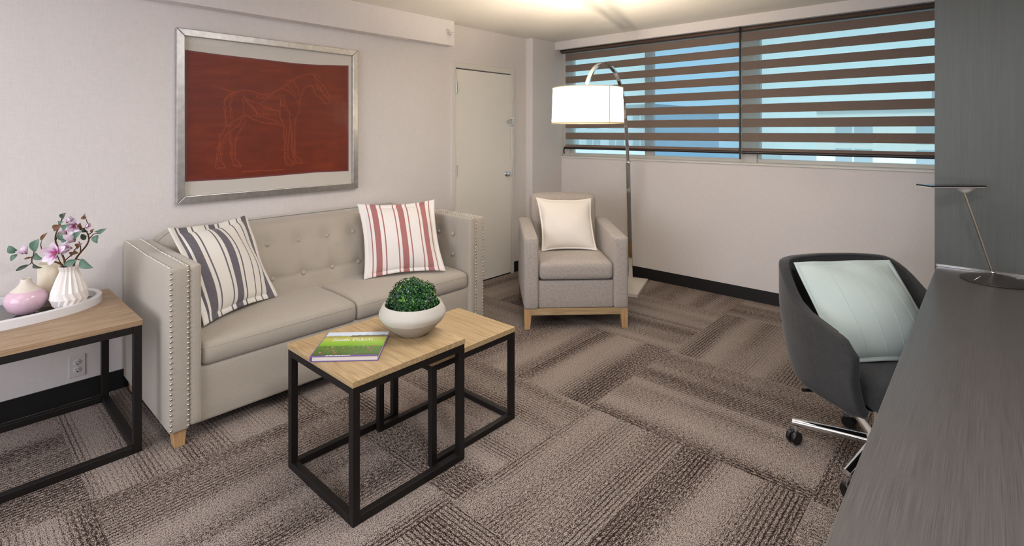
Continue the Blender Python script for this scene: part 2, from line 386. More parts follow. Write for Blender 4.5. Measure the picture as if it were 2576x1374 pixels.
def blind(x0, x1, label, left_cap, cs=-.035):
    kz = 4.655/4.68; zz = lambda z: 1.44+(z-1.44)*kz; y = 4.655
    t = root('banded_roller_blind', label, 'blind', (x0, y, zz(1.249)), 0, 'brown banded roller blinds on the window')
    L = x1-x0; z0 = zz(1.249); lz = lambda z: zz(z)-z0
    bands = [(2.283-.1225*i-.0725, 2.283-.1225*i) for i in range(8)]
    for a, b in bands: MB().box(0, L, -.001, .001, lz(a), lz(b)).build('slat', M['slat'], t)
    MB().box(0, L, -.001, .001, lz(1.262), lz(1.296)).build('slat', M['slat'], t)
    edges = [(bands[i+1][1], bands[i][0]) for i in range(7)]+[(1.296, bands[7][0]), (2.283, 2.305)]
    for a, b in edges: MB().box(0, L, -.0005, .0005, lz(a), lz(b)).build('sheer_band', M['sheer'], t)
    # bottom rail: rounded bar
    MB().tube([(-.003, 0, .010), (L+.003, 0, .010)], .013, 12).build('bottom_rail', M['railblack'], t, smooth=40)
    prof = [(-.045, lz(2.327)), (-.050, lz(2.317)), (-.040, lz(2.300)), (-.018, lz(2.292)), (.018, lz(2.296)), (.022, lz(2.327))]
    c = MB().prism(prof, 0, cs, L+.003).build('cassette', M['cassette'], t, smooth=30)
    MB().prism([(-.0515, lz(2.330)), (-.0515, lz(2.322)), (.0, lz(2.322)), (.0, lz(2.330))], 0, cs-.001, L+.003).build('cassette_lip', M['railblack'], c)
    if left_cap:
        MB().ribbon([(-.004, 0, .022), (-.014, -.005, .012), (-.016, -.008, -.03), (-.012, -.006, -.055)], .012, .008, (0, 1, 0)).build('end_hook', M['wheel'], t)
    return t
blind(-3.442, -1.597, 'brown and sheer banded roller blind behind the arched floor lamp', True)
b2 = blind(-1.572, .93, 'brown and sheer banded roller blind ending at the dark panel', False, -.010)
cz = 1.249
cc = root('blind_cord', 'black cord hanging between the two banded blinds', 'cord', (-1.585, 4.64, 1.20))
MB().tube([(0, 0, 0), (0, .002, .5), (0, .004, 1.10)], .0065, 8).build('cord', M['wheel'], cc, smooth=60)
MB().box(-.016, .016, -.060, -.040, 1.09, 1.122).build('bracket', M['railblack'], cc)
for x in (-.008, .008): MB().lathe([(0, -.004), (.004, 0), (0, .004)], 8, (x, -.050, 1.126)).build('screw', M['chrome'], cc)

# exterior: street seen through the window
ext = plain('render_cream', srgb(232, 230, 220), .9); extb = plain('facade_blue_grey', srgb(212, 220, 226), .9)
extw = plain('far_window', srgb(150, 168, 176), .3); roofm = plain('flat_roof', srgb(150, 154, 156), .9)
grd = plain('street', srgb(150, 158, 160), .95)
struct(MB().box(-120, 60, 7, 140, -4.2, -4.0).build('ground_street', grd))
def building(label, x0, x1, y0, y1, zt, mat, nx, rows, ww, wh, box=None):
    t = root('building', label, 'building', ((x0+x1)/2, (y0+y1)/2, -4))
    ox, oy = (x0+x1)/2, (y0+y1)/2
    MB().box(x0-ox, x1-ox, y0-oy, y1-oy, 0, zt+4).build('wall', mat, t)
    r = MB().box(x0-ox-.3, x1-ox+.3, y0-oy-.3, y1-oy+.3, zt+4, zt+4.35).build('roof', roofm, t)
    if box: MB().box(box[0]-ox, box[1]-ox, -1, 1, zt+4.35, zt+4.35+box[2]).build('roof_unit', roofm, r)
    wm = MB().box(-ww/2, ww/2, -.06, .03, 0, wh).mesh('window', extw)
    mm = MB().box(-.04, .04, -.08, .03, 0, wh).mesh('glazing_bar', ext)
    for z in rows:
        for i in range(nx):
            w = inst('window', wm, t, (x0-ox+(x1-x0)*(i+.5)/nx, y0-oy, z+4)); inst('glazing_bar', mm, w)
building('pale cream building with a row of windows across the street at right', -6.5, 22, 30, 40, 2.55, ext, 9, (-3.2, -.4, .9), 1.5, 1.0, (-2.2, -.6, 1.0))
building('blue grey block across the street seen through the left window', -29.5, -17.5, 34, 46, 3.0, extb, 6, (-2.0, .1, 1.7), 1.2, 1.1)
building('low white building far down the street behind the floor lamp', -62, -33, 44, 54, 1.4, ext, 8, (-2.5, -.2), 1.8, .9)

# ------------------------------------------------------------------ sofa
sf = root('sofa', 'taupe linen tuxedo sofa with nailhead trim under the framed picture', 'sofa', (-3.15, 1.7, 0))
ox, oy = -3.15, 1.7
lx = lambda x: x-ox
ly = lambda y: y-oy
Y0, Y1 = .71, 2.685
# base
MB().rbox((lx(-3.16), 0, .2), (.415, (Y1-Y0)/2-.11, .132), .018, (6, 20, 4)).build('base', M['sofa'], sf, smooth=60)
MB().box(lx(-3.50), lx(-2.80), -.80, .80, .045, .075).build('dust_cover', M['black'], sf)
def arm(ya, yb, sgn):   # sgn: +1 pad faces +y
    ym = (ya+yb)/2
    def f(p): return (p.x, p.y, p.z+.012*max(0, -p.x/.42)*(1 if p.z > 0 else 0))
    a = MB().rbox((lx(-3.145), ly(ym), .4485), (.425, (yb-ya)/2, .3735), .012, (12, 2, 10), f).build('arm', M['sofa'], sf, smooth=60)
    return a
arm_n = arm(.71, .793, 1); arm_f = arm(2.602, 2.685, -1)
def pad(yc, hy, face):
    bt = [(x, z) for x in (-3.215, -3.06, -2.905) for z in (.69, .544)]
    def f(p):
        wx_, wz = p.x-3.135, p.z+.4535
        d = 0
        for bx_, bz_ in bt:
            q = ((wx_-bx_)**2+(wz-bz_)**2); d += .010*math.exp(-q/.0016)+.004*math.exp(-((wx_-bx_)**2)/.0003-((wz-bz_)/.09)**2)
        puff = .008*(1-(p.x/.42)**2)*(1-(p.z/.38)**2)
        fc = 1 if p.y*face > 0 else 0
        return (p.x, p.y+face*fc*(puff-d), p.z)
    o = MB().rbox((lx(-3.135), ly(yc), .4535), (.415, hy, .371), .016, (40, 2, 30), f).build('arm_pad', M['sofa'], sf, smooth=70)
    bm_ = MB().lathe([(.0135, -.004), (.0125, .002), (.008, .005), (0, .006)], 16).mesh('button', M['sofa'], 60)
    for bx_, bz_ in bt:
        inst('button', bm_, o, (lx(bx_), ly(yc)+face*(hy+.003), bz_), (R(-90*face), 0, 0))
pad(.817, .026, 1); pad(2.578, .026, -1)
# nailheads
nm_ = MB().lathe([(.0062, 0), (.0058, .0022), (.0036, .0042), (0, .005)], 8).mesh('nailhead', M['nickel'], 60)
for a, ys in ((arm_n, (.7165, .7865)), (arm_f, (2.6085, 2.6785))):
    for y in ys:
        for i in range(31): inst('nailhead', nm_, a, (lx(-2.7205), ly(y), .092+.0236*i), (0, R(90), 0))
        for i in range(38):
            x = -2.735-.0218*i; inst('nailhead', nm_, a, (lx(x), ly(y), .8218+.012*max(0, (-3.145-x)/.42)))
# back with button tufting
bts = [(.987+.195*i, zz) for i in range(8) for zz in (.745, .547)]
def fb(p):
    wy, wz = p.y+1.6975, p.z+.62
    d = 0
    if p.x > 0:
        for by, bz in bts:
            q = (wy-by)**2+(wz-bz)**2
            if q < .03: d += .020*math.exp(-q/.0022)
        d += .007*math.exp(-((wz-.547)/.012)**2)*(1 if abs(p.y) < .83 else 0)
        for by, bz in bts:
            if bz < .6: d += .005*math.exp(-((wy-by)/.010)**2)*math.exp(-((wz-.64)/.07)**2)
        d -= .018*(1-(p.y/.86)**2)*(1-(p.z/.26)**2)
    lean = -.36*(p.z+.25) if p.x > 0 else -.073
    e = min(1, (.862-abs(p.y))/.14); top = -.055*(1-e)**2 if p.z > 0 else 0
    return (p.x+lean-d, p.y, p.z+top)
bk = MB().rbox((lx(-3.335), ly(1.6975), .62), (.195, .862, .258), .05, (3, 120, 40), fb).build('backrest', M['sofa'], sf, smooth=70)
bm_ = MB().lathe([(.0150, -.006), (.0140, .002), (.009, .006), (0, .0075)], 18).mesh('button', M['sofa'], 60)
for by, bz in bts:
    x = -3.335+.195-.36*(bz-.62+.25)-.004
    inst('button', bm_, bk, (lx(x), ly(by), bz), (0, R(70), 0))
# seat cushions
def fc(hw):
    def f(p):
        puff = .016*(1-(p.x/.36)**4)*(1-(p.y/hw)**4)
        drop = -.012*max(0, p.x/.33)**3
        return (p.x+.010*(1-(p.z/.06)**2)*(1 if p.x > 0 else 0), p.y, p.z+(puff+drop if p.z > 0 else 0))
    return f
for y0, y1 in ((.850, 1.662), (1.666, 2.545)):
    hw = (y1-y0)/2
    c = MB().rbox((lx(-3.07), ly((y0+y1)/2), .391), (.33, hw, .062), .026, (14, 20, 3), fc(hw)).build('seat_cushion', M['sofa'], sf, smooth=70)
    zs = .425
    MB().tube([(lx(-2.755), ly(y0+.0015), zs-.009), (lx(-2.741), ly(y0+.007), zs-.008), (lx(-2.7335), ly(y0+.026), zs-.008), (lx(-2.7325), ly((y0+y1)/2), zs-.006), (lx(-2.7335), ly(y1-.026), zs-.008), (lx(-2.741), ly(y1-.007), zs-.008), (lx(-2.755), ly(y1-.0015), zs-.009)], .0013, 6).build('piping', M['sofa'], c, smooth=60)
for x, y in ((-2.765, .755), (-2.765, 2.645), (-3.52, .755), (-3.52, 2.645)):
    sx_ = 1 if x > -3 else -1; t_, b_ = .030, .021
    MB().hexa([(lx(x)-b_+.008*sx_, ly(y)-b_, 0), (lx(x)+b_+.008*sx_, ly(y)-b_, 0), (lx(x)+b_+.008*sx_, ly(y)+b_, 0), (lx(x)-b_+.008*sx_, ly(y)+b_, 0)],
              [(lx(x)-t_, ly(y)-t_, .085), (lx(x)+t_, ly(y)-t_, .085), (lx(x)+t_, ly(y)+t_, .085), (lx(x)-t_, ly(y)+t_, .085)]).build('leg', M['oakleg'], sf, bevel=.002)

# ------------------------------------------------------------------ pillows
def pillow_mat(name, base, stripes, sc, alt=None):
    m = NT(name); tc = m.n('TexCoord'); sp = m.n('SeparateXYZ'); m.l(tc.outputs['UV'], sp.inputs[0]); u = sp.outputs[0]
    wv1 = m.noise(m.coords((500, 500, 40)), 1, 2); wv2 = m.noise(m.coords((40, 40, 500)), 1, 2)
    h = m.math('MULTIPLY', m.math('ADD', wv1, wv2), .5)
    c = m.mix(h, tuple(x*.93 for x in base[:3])+(1,), base)
    if stripes:
        tot = None
        for c0, w in stripes:
            s_ = m.math('LESS_THAN', m.math('ABSOLUTE', m.math('SUBTRACT', u, c0)), w/2)
            tot = s_ if tot is None else m.math('MAXIMUM', tot, s_)
        sal = m.noise(m.coords((420, 420, 420)), 1, 2)
        sc2 = m.mix(m.math('MULTIPLY', m.math('SUBTRACT', sal, .32), 1.3, clamp=True), sc, alt or base)
        c = m.mix(tot, c, sc2)
    m.col(c); m.bump(h, .2, .001); m.set(Roughness=.92, Sheen_Weight=.2); return m.m
def pillow(name, label, corners, T, mat, group=None, flange=.035, seed=0, wr=.004, stitch=None, draw=.045):
    BL, BR, TR, TL = [Vector(c) for c in corners]
    c = (BL+BR+TR+TL)/4; base = (BL+BR)/2
    r_ = random.Random(seed); N = 30
    ex = ((BR-BL)+(TR-TL)).normalized(); ey = ((TL-BL)+(TR-BR)); ey = (ey-ex*ey.dot(ex)).normalized(); ez = ex.cross(ey)
    t = root(name, label, 'pillow', base, 0, group)
    ph = [r_.uniform(0, 6) for _ in range(8)]
    sz = (BR-BL).length
    fw = flange/sz
    def P(u, v, side):
        p = BL*(1-u)*(1-v)+BR*u*(1-v)+TR*u*v+TL*(1-u)*v
        # edges draw in between the corners
        a, b = 2*u-1, 2*v-1
        p = p-(ex*(a*abs(a)*(1-b*b))+ey*(b*abs(b)*(1-a*a)))*draw*sz
        iu, iv = max(0, 1-abs(a)/(1-2*fw)), max(0, 1-abs(b)/(1-2*fw))
        k_ = ((1-(1-iu)**2)*(1-(1-iv)**2))**.62
        puff = T*.5*k_
        if abs(a) > 1-2*fw or abs(b) > 1-2*fw: puff = 0
        w = wr*(math.sin(9*u+ph[0]+3*v)*math.sin(7*v+ph[1])+.6*math.sin(17*u*v+ph[2]))*min(1, (k_+.4))
        w2 = wr*1.5*(math.sin(13*u+ph[3])*math.sin(11*v+ph[4]))*(1-k_)
        return p+ez*(side*(puff+.0022)+w+w2)
    us = [0, fw*.5, fw*.98, fw*1.25]+[fw*1.25+(1-2.5*fw)*i/N for i in range(1, N)]+[1-fw*1.25, 1-fw*.98, 1-fw*.5, 1]
    n = len(us); vs = []; uv = []
    for side in (1, -1):
        for v in us:
            for u in us: vs.append(P(u, v, side)-base); uv.append((u, v))
    fs = []
    for s_ in (0, 1):
        for j in range(n-1):
            for i in range(n-1):
                q = [s_*n*n+j*n+i, s_*n*n+j*n+i+1, s_*n*n+(j+1)*n+i+1, s_*n*n+(j+1)*n+i]
                fs.append(tuple(q) if s_ == 0 else tuple(reversed(q)))
    ring = [i for i in range(n)]+[j*n+n-1 for j in range(1, n)]+[(n-1)*n+i for i in range(n-2, -1, -1)]+[j*n for j in range(n-2, 0, -1)]
    for a, b in zip(ring, ring[1:]+ring[:1]): fs.append((a, a+n*n, b+n*n, b))
    # split: flange faces and cover faces
    def inner(q):
        return all(fw*.9 < uv[i][0] < 1-fw*.9 and fw*.9 < uv[i][1] < 1-fw*.9 for i in q)
    for nm, sel in (('cover', True), ('flange', False)):
        ff = [q for q in fs if inner(q) == sel]
        used = sorted({i for q in ff for i in q}); mp_ = {a: b for b, a in enumerate(used)}
        me = bpy.data.meshes.new(nm); me.from_pydata([vs[i] for i in used], [], [tuple(mp_[i] for i in q) for q in ff]); me.materials.append(mat)
        ul = me.uv_layers.new(name='UV')
        for lp in me.loops: ul.data[lp.index].uv = uv[used[lp.vertex_index]]
        me.shade_smooth(); o = bpy.data.objects.new(nm, me); COL.objects.link(o); o.parent = t
        if nm == 'cover' and stitch:
            for u in stitch:
                MB().tube([P(u, .06+.88*i/30, 1)-base+ez*.0004 for i in range(31)], .0009, 5, False).build('stitching', M['stitch'], o, smooth=60)
    return t
M['stitch'] = plain('pale_thread', srgb(170, 186, 178), .9)
cream = srgb(240, 235, 226)
gs = [(.07, .020), (.145, .085), (.235, .016), (.385, .016), (.475, .085), (.565, .018), (.70, .014), (.80, .016), (.915, .085)]
PG = pillow_mat('ticking_grey', cream, gs, srgb(80, 76, 86), srgb(160, 156, 160))
rs = [(.105, .014), (.185, .075), (.275, .016), (.435, .015), (.515, .075), (.60, .016), (.745, .015), (.825, .075), (.915, .014)]
PR = pillow_mat('ticking_rose', srgb(241, 235, 228), rs, srgb(158, 92, 92), srgb(206, 160, 152))
PWm = pillow_mat('plain_cream', srgb(240, 232, 220), None, None)
PM = pillow_mat('pale_mint', srgb(184, 196, 189), None, None)
pillow('striped_pillow', 'cream pillow with dark grey stripes leaning at the near end of the sofa',
       [(-2.90, .905, .468), (-3.10, 1.36, .468), (-3.36, 1.292, .932), (-3.085, .800, .950)], .13, PG, 'striped pillows on the sofa', .030, 3)
pillow('striped_pillow', 'cream pillow with dusty red stripes leaning at the far end of the sofa',
       [(-3.035, 1.894, .468), (-2.80, 2.395, .468), (-3.02, 2.475, .940), (-3.25, 1.977, .938)], .13, PR, 'striped pillows on the sofa', .030, 5)

# ------------------------------------------------------------------ framed picture
pc = root('framed_picture', 'silver framed rust red horse print on the wall above the sofa', 'picture', (XL, 1.5765, 1.005))
py = lambda y: y-1.5765
pz = lambda z: z-1.005
xa = .004
ya, yb, za, zb, fw = .970, 2.183, 1.005, 2.058, .045
D = .034
def rail(o1, o2, i1, i2):   # mitred frame rail from four (y,z) points
    bt_ = [(xa, py(p[0]), pz(p[1])) for p in (o1, o2, i2, i1)]; tp_ = [(xa+D, q[1], q[2]) for q in bt_]
    MB().hexa(bt_, tp_).build('frame_rail', M['frame'], pc, bevel=.004)
m = NT('pewter_frame'); g = m.noise(m.coords((25, 25, 25)), 1, 3); m.col(m.ramp(g, [(.3, (.50, .49, .48, 1)), (.7, (.64, .62, .60, 1))])); m.set(Metallic=1, Roughness=.36); m.bump(g, .04, .0006); M['frame'] = m.m
O = [(ya, za), (yb, za), (yb, zb), (ya, zb)]; I = [(ya+fw, za+fw), (yb-fw, za+fw), (yb-fw, zb-fw), (ya+fw, zb-fw)]
for i in range(4): rail(O[i], O[(i+1) % 4], I[i], I[(i+1) % 4])
MB().box(xa, xa+.010, py(ya+.02), py(yb-.02), pz(za+.02), pz(zb-.02)).build('mount_board', plain('off_white_board', srgb(214, 208, 198), .8), pc)
PRINT = [(1.020, 1.932), (1.213, 1.925), (1.462, 1.921), (1.708, 1.916), (1.868, 1.921), (2.113, 1.938), (2.113, 1.139), (1.868, 1.144), (1.557, 1.137), (1.281, 1.132), (1.020, 1.136)]
lil = plain('print_edge', srgb(120, 62, 66), .5)
pcen = (1.566, 1.536)
def pol(sc_): return [(py(pcen[0]+(y-pcen[0])*sc_), pz(pcen[1]+(z-pcen[1])*sc_)) for y, z in PRINT]
MB().prism(pol(1.0), 0, xa+.010, xa+.0115).build('print_edge', lil, pc)
m = NT('rust_print'); v = m.coords((1, 3, 18)); n1 = m.noise(v, 1.5, 3, .5, .2); n2 = m.noise(m.coords((2, 2, 2)), 2, 2); n3 = m.noise(m.coords((300, 300, 300)), 1, 2)
f = m.math('ADD', m.math('ADD', m.math('MULTIPLY', n1, .55), m.math('MULTIPLY', n2, .35)), m.math('MULTIPLY', n3, .06))
m.col(m.ramp(f, [(.32, srgb(102, 32, 12)), (.5, srgb(116, 39, 13)), (.68, srgb(134, 52, 17))])); m.set(Roughness=.5); rust = m.m
pr_ = MB().prism(pol(.975), 0, xa+.0115, xa+.0125).build('print', rust, pc)
HORSE = (((1.217,1.714),(1.256,1.701),(1.299,1.694),(1.361,1.71),(1.415,1.705),(1.462,1.688),(1.518,1.691),(1.557,1.711),(1.606,1.741),(1.657,1.789),(1.718,1.824),(1.771,1.846),(1.825,1.852),(1.868,1.848),(1.888,1.824)),((1.825,1.852),(1.863,1.814),(1.896,1.785),(1.927,1.745),(1.953,1.704),(1.959,1.672),(1.941,1.637),(1.915,1.649),(1.893,1.685),(1.855,1.699),(1.833,1.729),(1.829,1.762),(1.803,1.768),(1.771,1.756),(1.744,1.703),(1.729,1.652),(1.727,1.601),(1.713,1.56),(1.698,1.527)),((1.616,1.483),(1.618,1.409),(1.626,1.359),(1.62,1.309),(1.624,1.259),(1.636,1.209),(1.684,1.207),(1.687,1.225),(1.648,1.253),(1.642,1.299),(1.648,1.348),(1.652,1.408),(1.657,1.478)),((1.662,1.519),(1.669,1.438),(1.672,1.358),(1.677,1.308),(1.692,1.257),(1.703,1.22),(1.75,1.223),(1.731,1.25),(1.704,1.268),(1.695,1.307),(1.692,1.368),(1.695,1.438),(1.698,1.527)),((1.616,1.486),(1.557,1.492),(1.48,1.498),(1.415,1.521),(1.363,1.551)),((1.299,1.694),(1.256,1.664),(1.237,1.631),(1.24,1.576),(1.247,1.521),(1.251,1.475),(1.23,1.443),(1.209,1.411),(1.209,1.366),(1.201,1.311),(1.192,1.257),(1.19,1.207),(1.244,1.209),(1.231,1.237),(1.213,1.256),(1.222,1.311),(1.223,1.365),(1.247,1.411),(1.266,1.448),(1.274,1.494),(1.334,1.532),(1.363,1.551)),((1.363,1.551),(1.343,1.521),(1.321,1.476),(1.29,1.457),(1.273,1.429),(1.273,1.383),(1.281,1.327),(1.277,1.291),(1.29,1.253),(1.294,1.22),(1.339,1.214),(1.325,1.239),(1.303,1.266),(1.299,1.308),(1.303,1.373),(1.316,1.42),(1.345,1.467),(1.37,1.514)),((1.587,1.695),(1.598,1.636),(1.587,1.586),(1.596,1.527),(1.614,1.496)),((1.356,1.702),(1.352,1.654),(1.356,1.608),(1.361,1.551)),((1.316,1.699),(1.281,1.66),(1.269,1.614),(1.281,1.568),(1.28,1.512)),((1.606,1.736),(1.657,1.719),(1.698,1.671),(1.723,1.641)),((1.636,1.762),(1.687,1.72),(1.708,1.671)),((1.687,1.801),(1.718,1.742),(1.727,1.682)),((1.361,1.664),(1.406,1.638),(1.462,1.621),(1.518,1.594),(1.587,1.577)),((1.37,1.542),(1.424,1.543),(1.499,1.535),(1.587,1.498)),((1.596,1.646),(1.636,1.588),(1.677,1.549)),((1.616,1.697),(1.626,1.627),(1.657,1.569),(1.662,1.519)),((1.841,1.833),(1.868,1.783),(1.857,1.741)),((1.879,1.773),(1.902,1.722),(1.924,1.692)),((1.833,1.729),(1.868,1.752),(1.913,1.733)),((1.256,1.701),(1.23,1.708),(1.217,1.714)),((1.462,1.621),(1.518,1.672),(1.557,1.711)),((1.636,1.468),(1.638,1.359)),((1.682,1.479),(1.683,1.368)),((1.209,1.366),(1.217,1.293)),((1.286,1.364),(1.29,1.29)),((1.238,1.622),(1.256,1.659),(1.29,1.689)),((1.434,1.684),(1.445,1.654)),((1.448,1.68),(1.459,1.655)),((1.462,1.686),(1.473,1.655)),((1.476,1.681),(1.487,1.656)),((1.49,1.687),(1.501,1.657)),((1.504,1.683),(1.516,1.657)),((1.518,1.689),(1.53,1.658)),((1.533,1.684),(1.544,1.659)),((1.547,1.69),(1.559,1.659)),((1.562,1.686),(1.574,1.66)),((1.361,1.664),(1.373,1.629)),((1.371,1.653),(1.383,1.618)),((1.381,1.643),(1.393,1.607)),((1.391,1.632),(1.403,1.596)),((1.401,1.621),(1.413,1.585)),((1.411,1.61),(1.423,1.574)),((1.421,1.599),(1.434,1.563)),((1.431,1.587),(1.444,1.551)),((1.434,1.567),(1.439,1.542)),((1.448,1.563),(1.454,1.542)),((1.463,1.559),(1.469,1.542)),((1.478,1.569),(1.484,1.543)),((1.494,1.564),(1.499,1.543)),((1.509,1.56),(1.515,1.543)),((1.857,1.782),(1.868,1.746)),((1.872,1.769),(1.879,1.734)),((1.886,1.755),(1.891,1.723)),((1.901,1.741),(1.902,1.711)),((1.915,1.727),(1.913,1.698)),((1.93,1.713),(1.924,1.686)),((1.945,1.699),(1.936,1.674)),((1.192,1.33),(1.203,1.334)),((1.199,1.313),(1.203,1.318)),((1.192,1.297),(1.203,1.301)),((1.199,1.28),(1.203,1.285)),((1.192,1.264),(1.203,1.268)),((1.199,1.248),(1.203,1.252)),((1.274,1.365),(1.287,1.37)),((1.28,1.35),(1.287,1.355)),((1.274,1.335),(1.287,1.34)),((1.28,1.32),(1.287,1.325)),((1.274,1.305),(1.287,1.311)),((1.28,1.291),(1.287,1.296)),((1.624,1.334),(1.638,1.339)),((1.682,1.313),(1.695,1.317)),((1.624,1.312),(1.638,1.317)),((1.682,1.298),(1.695,1.303)),((1.624,1.29),(1.638,1.295)),((1.682,1.284),(1.695,1.289)),((1.624,1.268),(1.638,1.273)),((1.682,1.27),(1.695,1.275)),((1.624,1.246),(1.638,1.251)),((1.682,1.256),(1.695,1.261)))
ink = plain('print_line', srgb(166, 80, 46), .6)
hm = MB(); r_ = random.Random(4)
def stroke(mb, pts, w, x):
    for (a, b), (c, d) in zip(pts, pts[1:]):
        dx, dy = c-a, d-b; L = math.hypot(dx, dy) or 1e-6; nx, ny = -dy/L*w/2, dx/L*w/2; ex_, ey_ = dx/L*w*.3, dy/L*w*.3
        mb.prism([(a-ex_+nx, b-ey_+ny), (a-ex_-nx, b-ey_-ny), (c+ex_-nx, d+ey_-ny), (c+ex_+nx, d+ey_+ny)], 0, x, x+.0003)
def wig(pts):
    out = [pts[0]]
    for p, q in zip(pts, pts[1:]):
        for k_ in (.33, .66, 1): out.append((p[0]+(q[0]-p[0])*k_+r_.uniform(-.003, .003)*(k_ < 1), p[1]+(q[1]-p[1])*k_+r_.uniform(-.003, .003)*(k_ < 1)))
    return out
for ln in HORSE:
    p_ = [(py(a), pz(b)) for a, b in ln]
    stroke(hm, wig(p_), .0024, xa+.0125)
    if len(ln) > 4: stroke(hm, [(a+.008, b-.006) for a, b in wig(p_)], .0013, xa+.0125)
h_ = hm.build('horse_drawing', ink, pr_); h_['kind'] = 'stuff'; h_['label'] = 'fine orange line drawing of a standing horse'
def text(s_, size, mat, parent, mat4, name, shear=0, sx=1.0, align='LEFT', ext=.0003):
    cu = bpy.data.curves.new(name, 'FONT'); cu.body = s_; cu.size = size; cu.shear = shear; cu.align_x = align; cu.extrude = ext
    o = bpy.data.objects.new(name+'_tmp', cu); COL.objects.link(o); dg = bpy.context.evaluated_depsgraph_get(); dg.update()
    me = bpy.data.meshes.new_from_object(o.evaluated_get(dg)); bpy.data.objects.remove(o, do_unlink=True)
    me.materials.clear(); me.materials.append(mat); me.transform(Matrix.Diagonal((sx, 1, 1, 1))); me.transform(mat4)
    q = bpy.data.objects.new(name, me); COL.objects.link(q); q.parent = parent; return q
def on_wall(y, z): return Matrix(((0, 0, 1, xa+.0130), (1, 0, 0, py(y)), (0, 1, 0, pz(z)), (0, 0, 0, 1)))
ink2 = plain('print_lettering', srgb(140, 66, 42), .6)
text('ANATOMY', .030, ink2, pr_, on_wall(1.466, 1.838), 'lettering', sx=1.0)
text('PLATE IV', .015, ink2, pr_, on_wall(1.913, 1.850), 'lettering', sx=1.1)
cp = MB(); q_ = 1.349
while q_ < 1.612:      # caption too small to read: a row of tiny marks
    w_ = r_.uniform(.004, .016); stroke(cp, [(py(q_), pz(1.1775)), (py(min(q_+w_, 1.616)), pz(1.1775))], .0035, xa+.0125); q_ += w_+.0035
cp.build('caption_line', ink, pr_)
MB().box(xa+.018, xa+.020, py(ya+fw-.006), py(yb-fw+.006), pz(za+fw-.006), pz(zb-fw+.006)).build('glazing', M['picglass'], pc)

# ------------------------------------------------------------------ wall outlet, sprinkler
ot = root('wall_outlet', 'white double power outlet low on the wall behind the end table', 'outlet', (XL, .5155, .130))
MB().box(0, .006, -.035, .035, 0, .115).build('face_plate', M['white_plastic'], ot, bevel=.003)
dk = M['dark']
for z in (.038, .077):
    s_ = inst('socket', MB().lathe([(0, 0), (.0165, 0), (.0165, .002), (.015, .003), (0, .003)], 24).mesh('socket', M['white_plastic'], 40), ot, (.006, 0, z), (0, R(90), 0))
    for a, b, w, hh in ((-.0065, .004, .0022, .008), (.0065, .004, .0022, .0065)):
        MB().box(-b-hh/2, -b+hh/2, a-w/2, a+w/2, .0028, .0034).build('slot', dk, s_)
    MB().box(.0055, .0105, -.003, .003, .0028, .0034).build('slot', dk, s_)
sp = root('fire_sprinkler', 'white sidewall fire sprinkler on the soffit above the sofa', 'sprinkler', (-3.51, 3.027, 2.286))
sp.rotation_euler = (0, R(90), 0)
MB().lathe([(0, 0), (.034, 0), (.036, .003), (.030, .008), (.020, .010), (.018, .006), (.012, .006), (0, .006)], 28).build('escutcheon', M['white_plastic'], sp, smooth=40)
MB().tube([(0, 0, .006), (0, 0, .035)], .009, 12).build('body', M['chrome'], sp, smooth=40)
MB().lathe([(0, .020), (.006, .024), (.006, .034), (0, .036)], 10).build('bulb', plain('red_bulb', srgb(120, 30, 20), .2), sp, smooth=60)
MB().ribbon([(0, .010, .030), (0, .014, .050), (0, 0, .060), (0, -.014, .050), (0, -.010, .030)], .004, .002, (1, 0, 0)).build('yoke', M['white_plastic'], sp)
MB().box(-.016, -.012, -.014, .014, .045, .066).build('deflector', M['white_plastic'], sp)

# ------------------------------------------------------------------ metal and oak tables
def strips(t, x0, x1, y0, y1, z0, z1, along, n, mat):
    # board top glued from strips, each strip a part
    for i in range(n):
        if along == 'X':
            a, b = y0+(y1-y0)*i/n, y0+(y1-y0)*(i+1)/n; MB().box(x0, x1, a+.0002, b-.0002, z0, z1).build('top_board', mat, t, bevel=.0008)
        else:
            a, b = x0+(x1-x0)*i/n, x0+(x1-x0)*(i+1)/n; MB().box(a+.0002, b-.0002, y0, y1, z0, z1).build('top_board', mat, t, bevel=.0008)
def table(name, label, x0, x1, y0, y1, zf, zt, group, open_side, along, mat, n, s_=.030):
    cx, cy = (x0+x1)/2, (y0+y1)/2
    t = root(name, label, 'table', (cx, cy, 0), 0, group)
    a, b, c, d = x0-cx, x1-cx, y0-cy, y1-cy
    strips(t, a-.002, b+.002, c-.002, d+.002, zf, zt, along, n, mat)
    for x in (a, b-s_):
        for y in (c, d-s_): MB().box(x, x+s_, y, y+s_, 0, zf).build('leg', M['iron'], t, bevel=.002)
    sides = {'x0': (a, a+s_, c+s_, d-s_), 'x1': (b-s_, b, c+s_, d-s_), 'y0': (a+s_, b-s_, c, c+s_), 'y1': (a+s_, b-s_, d-s_, d)}
    for k_, (p, q, u, v) in sides.items():
        MB().box(p, q, u, v, zf-s_, zf).build('top_rail', M['iron'], t, bevel=.002)
        if k_ not in open_side: MB().box(p, q, u, v, 0, s_).build('bottom_rail', M['iron'], t, bevel=.002)
    return t
G = 'oak topped nesting tables on black steel frames'
table('nesting_table', 'taller oak topped black steel table carrying the book and bowl', -2.227, -1.709, 1.022, 1.570, .508, .530, G, ('y1',), 'X', M['oak'], 5, .030)
table('nesting_table', 'shorter oak topped black steel table pulled out from under the taller one', -2.187, -1.765, 1.432, 1.962, .436, .459, G, ('y0',), 'X', M['oak'], 5, .028)
table('end_table', 'oak topped black steel end table with a tray beside the sofa arm', -3.52, -2.826, -.14, .632, .569, .593, None, (), 'Y', M['endwood'], 6, .032)

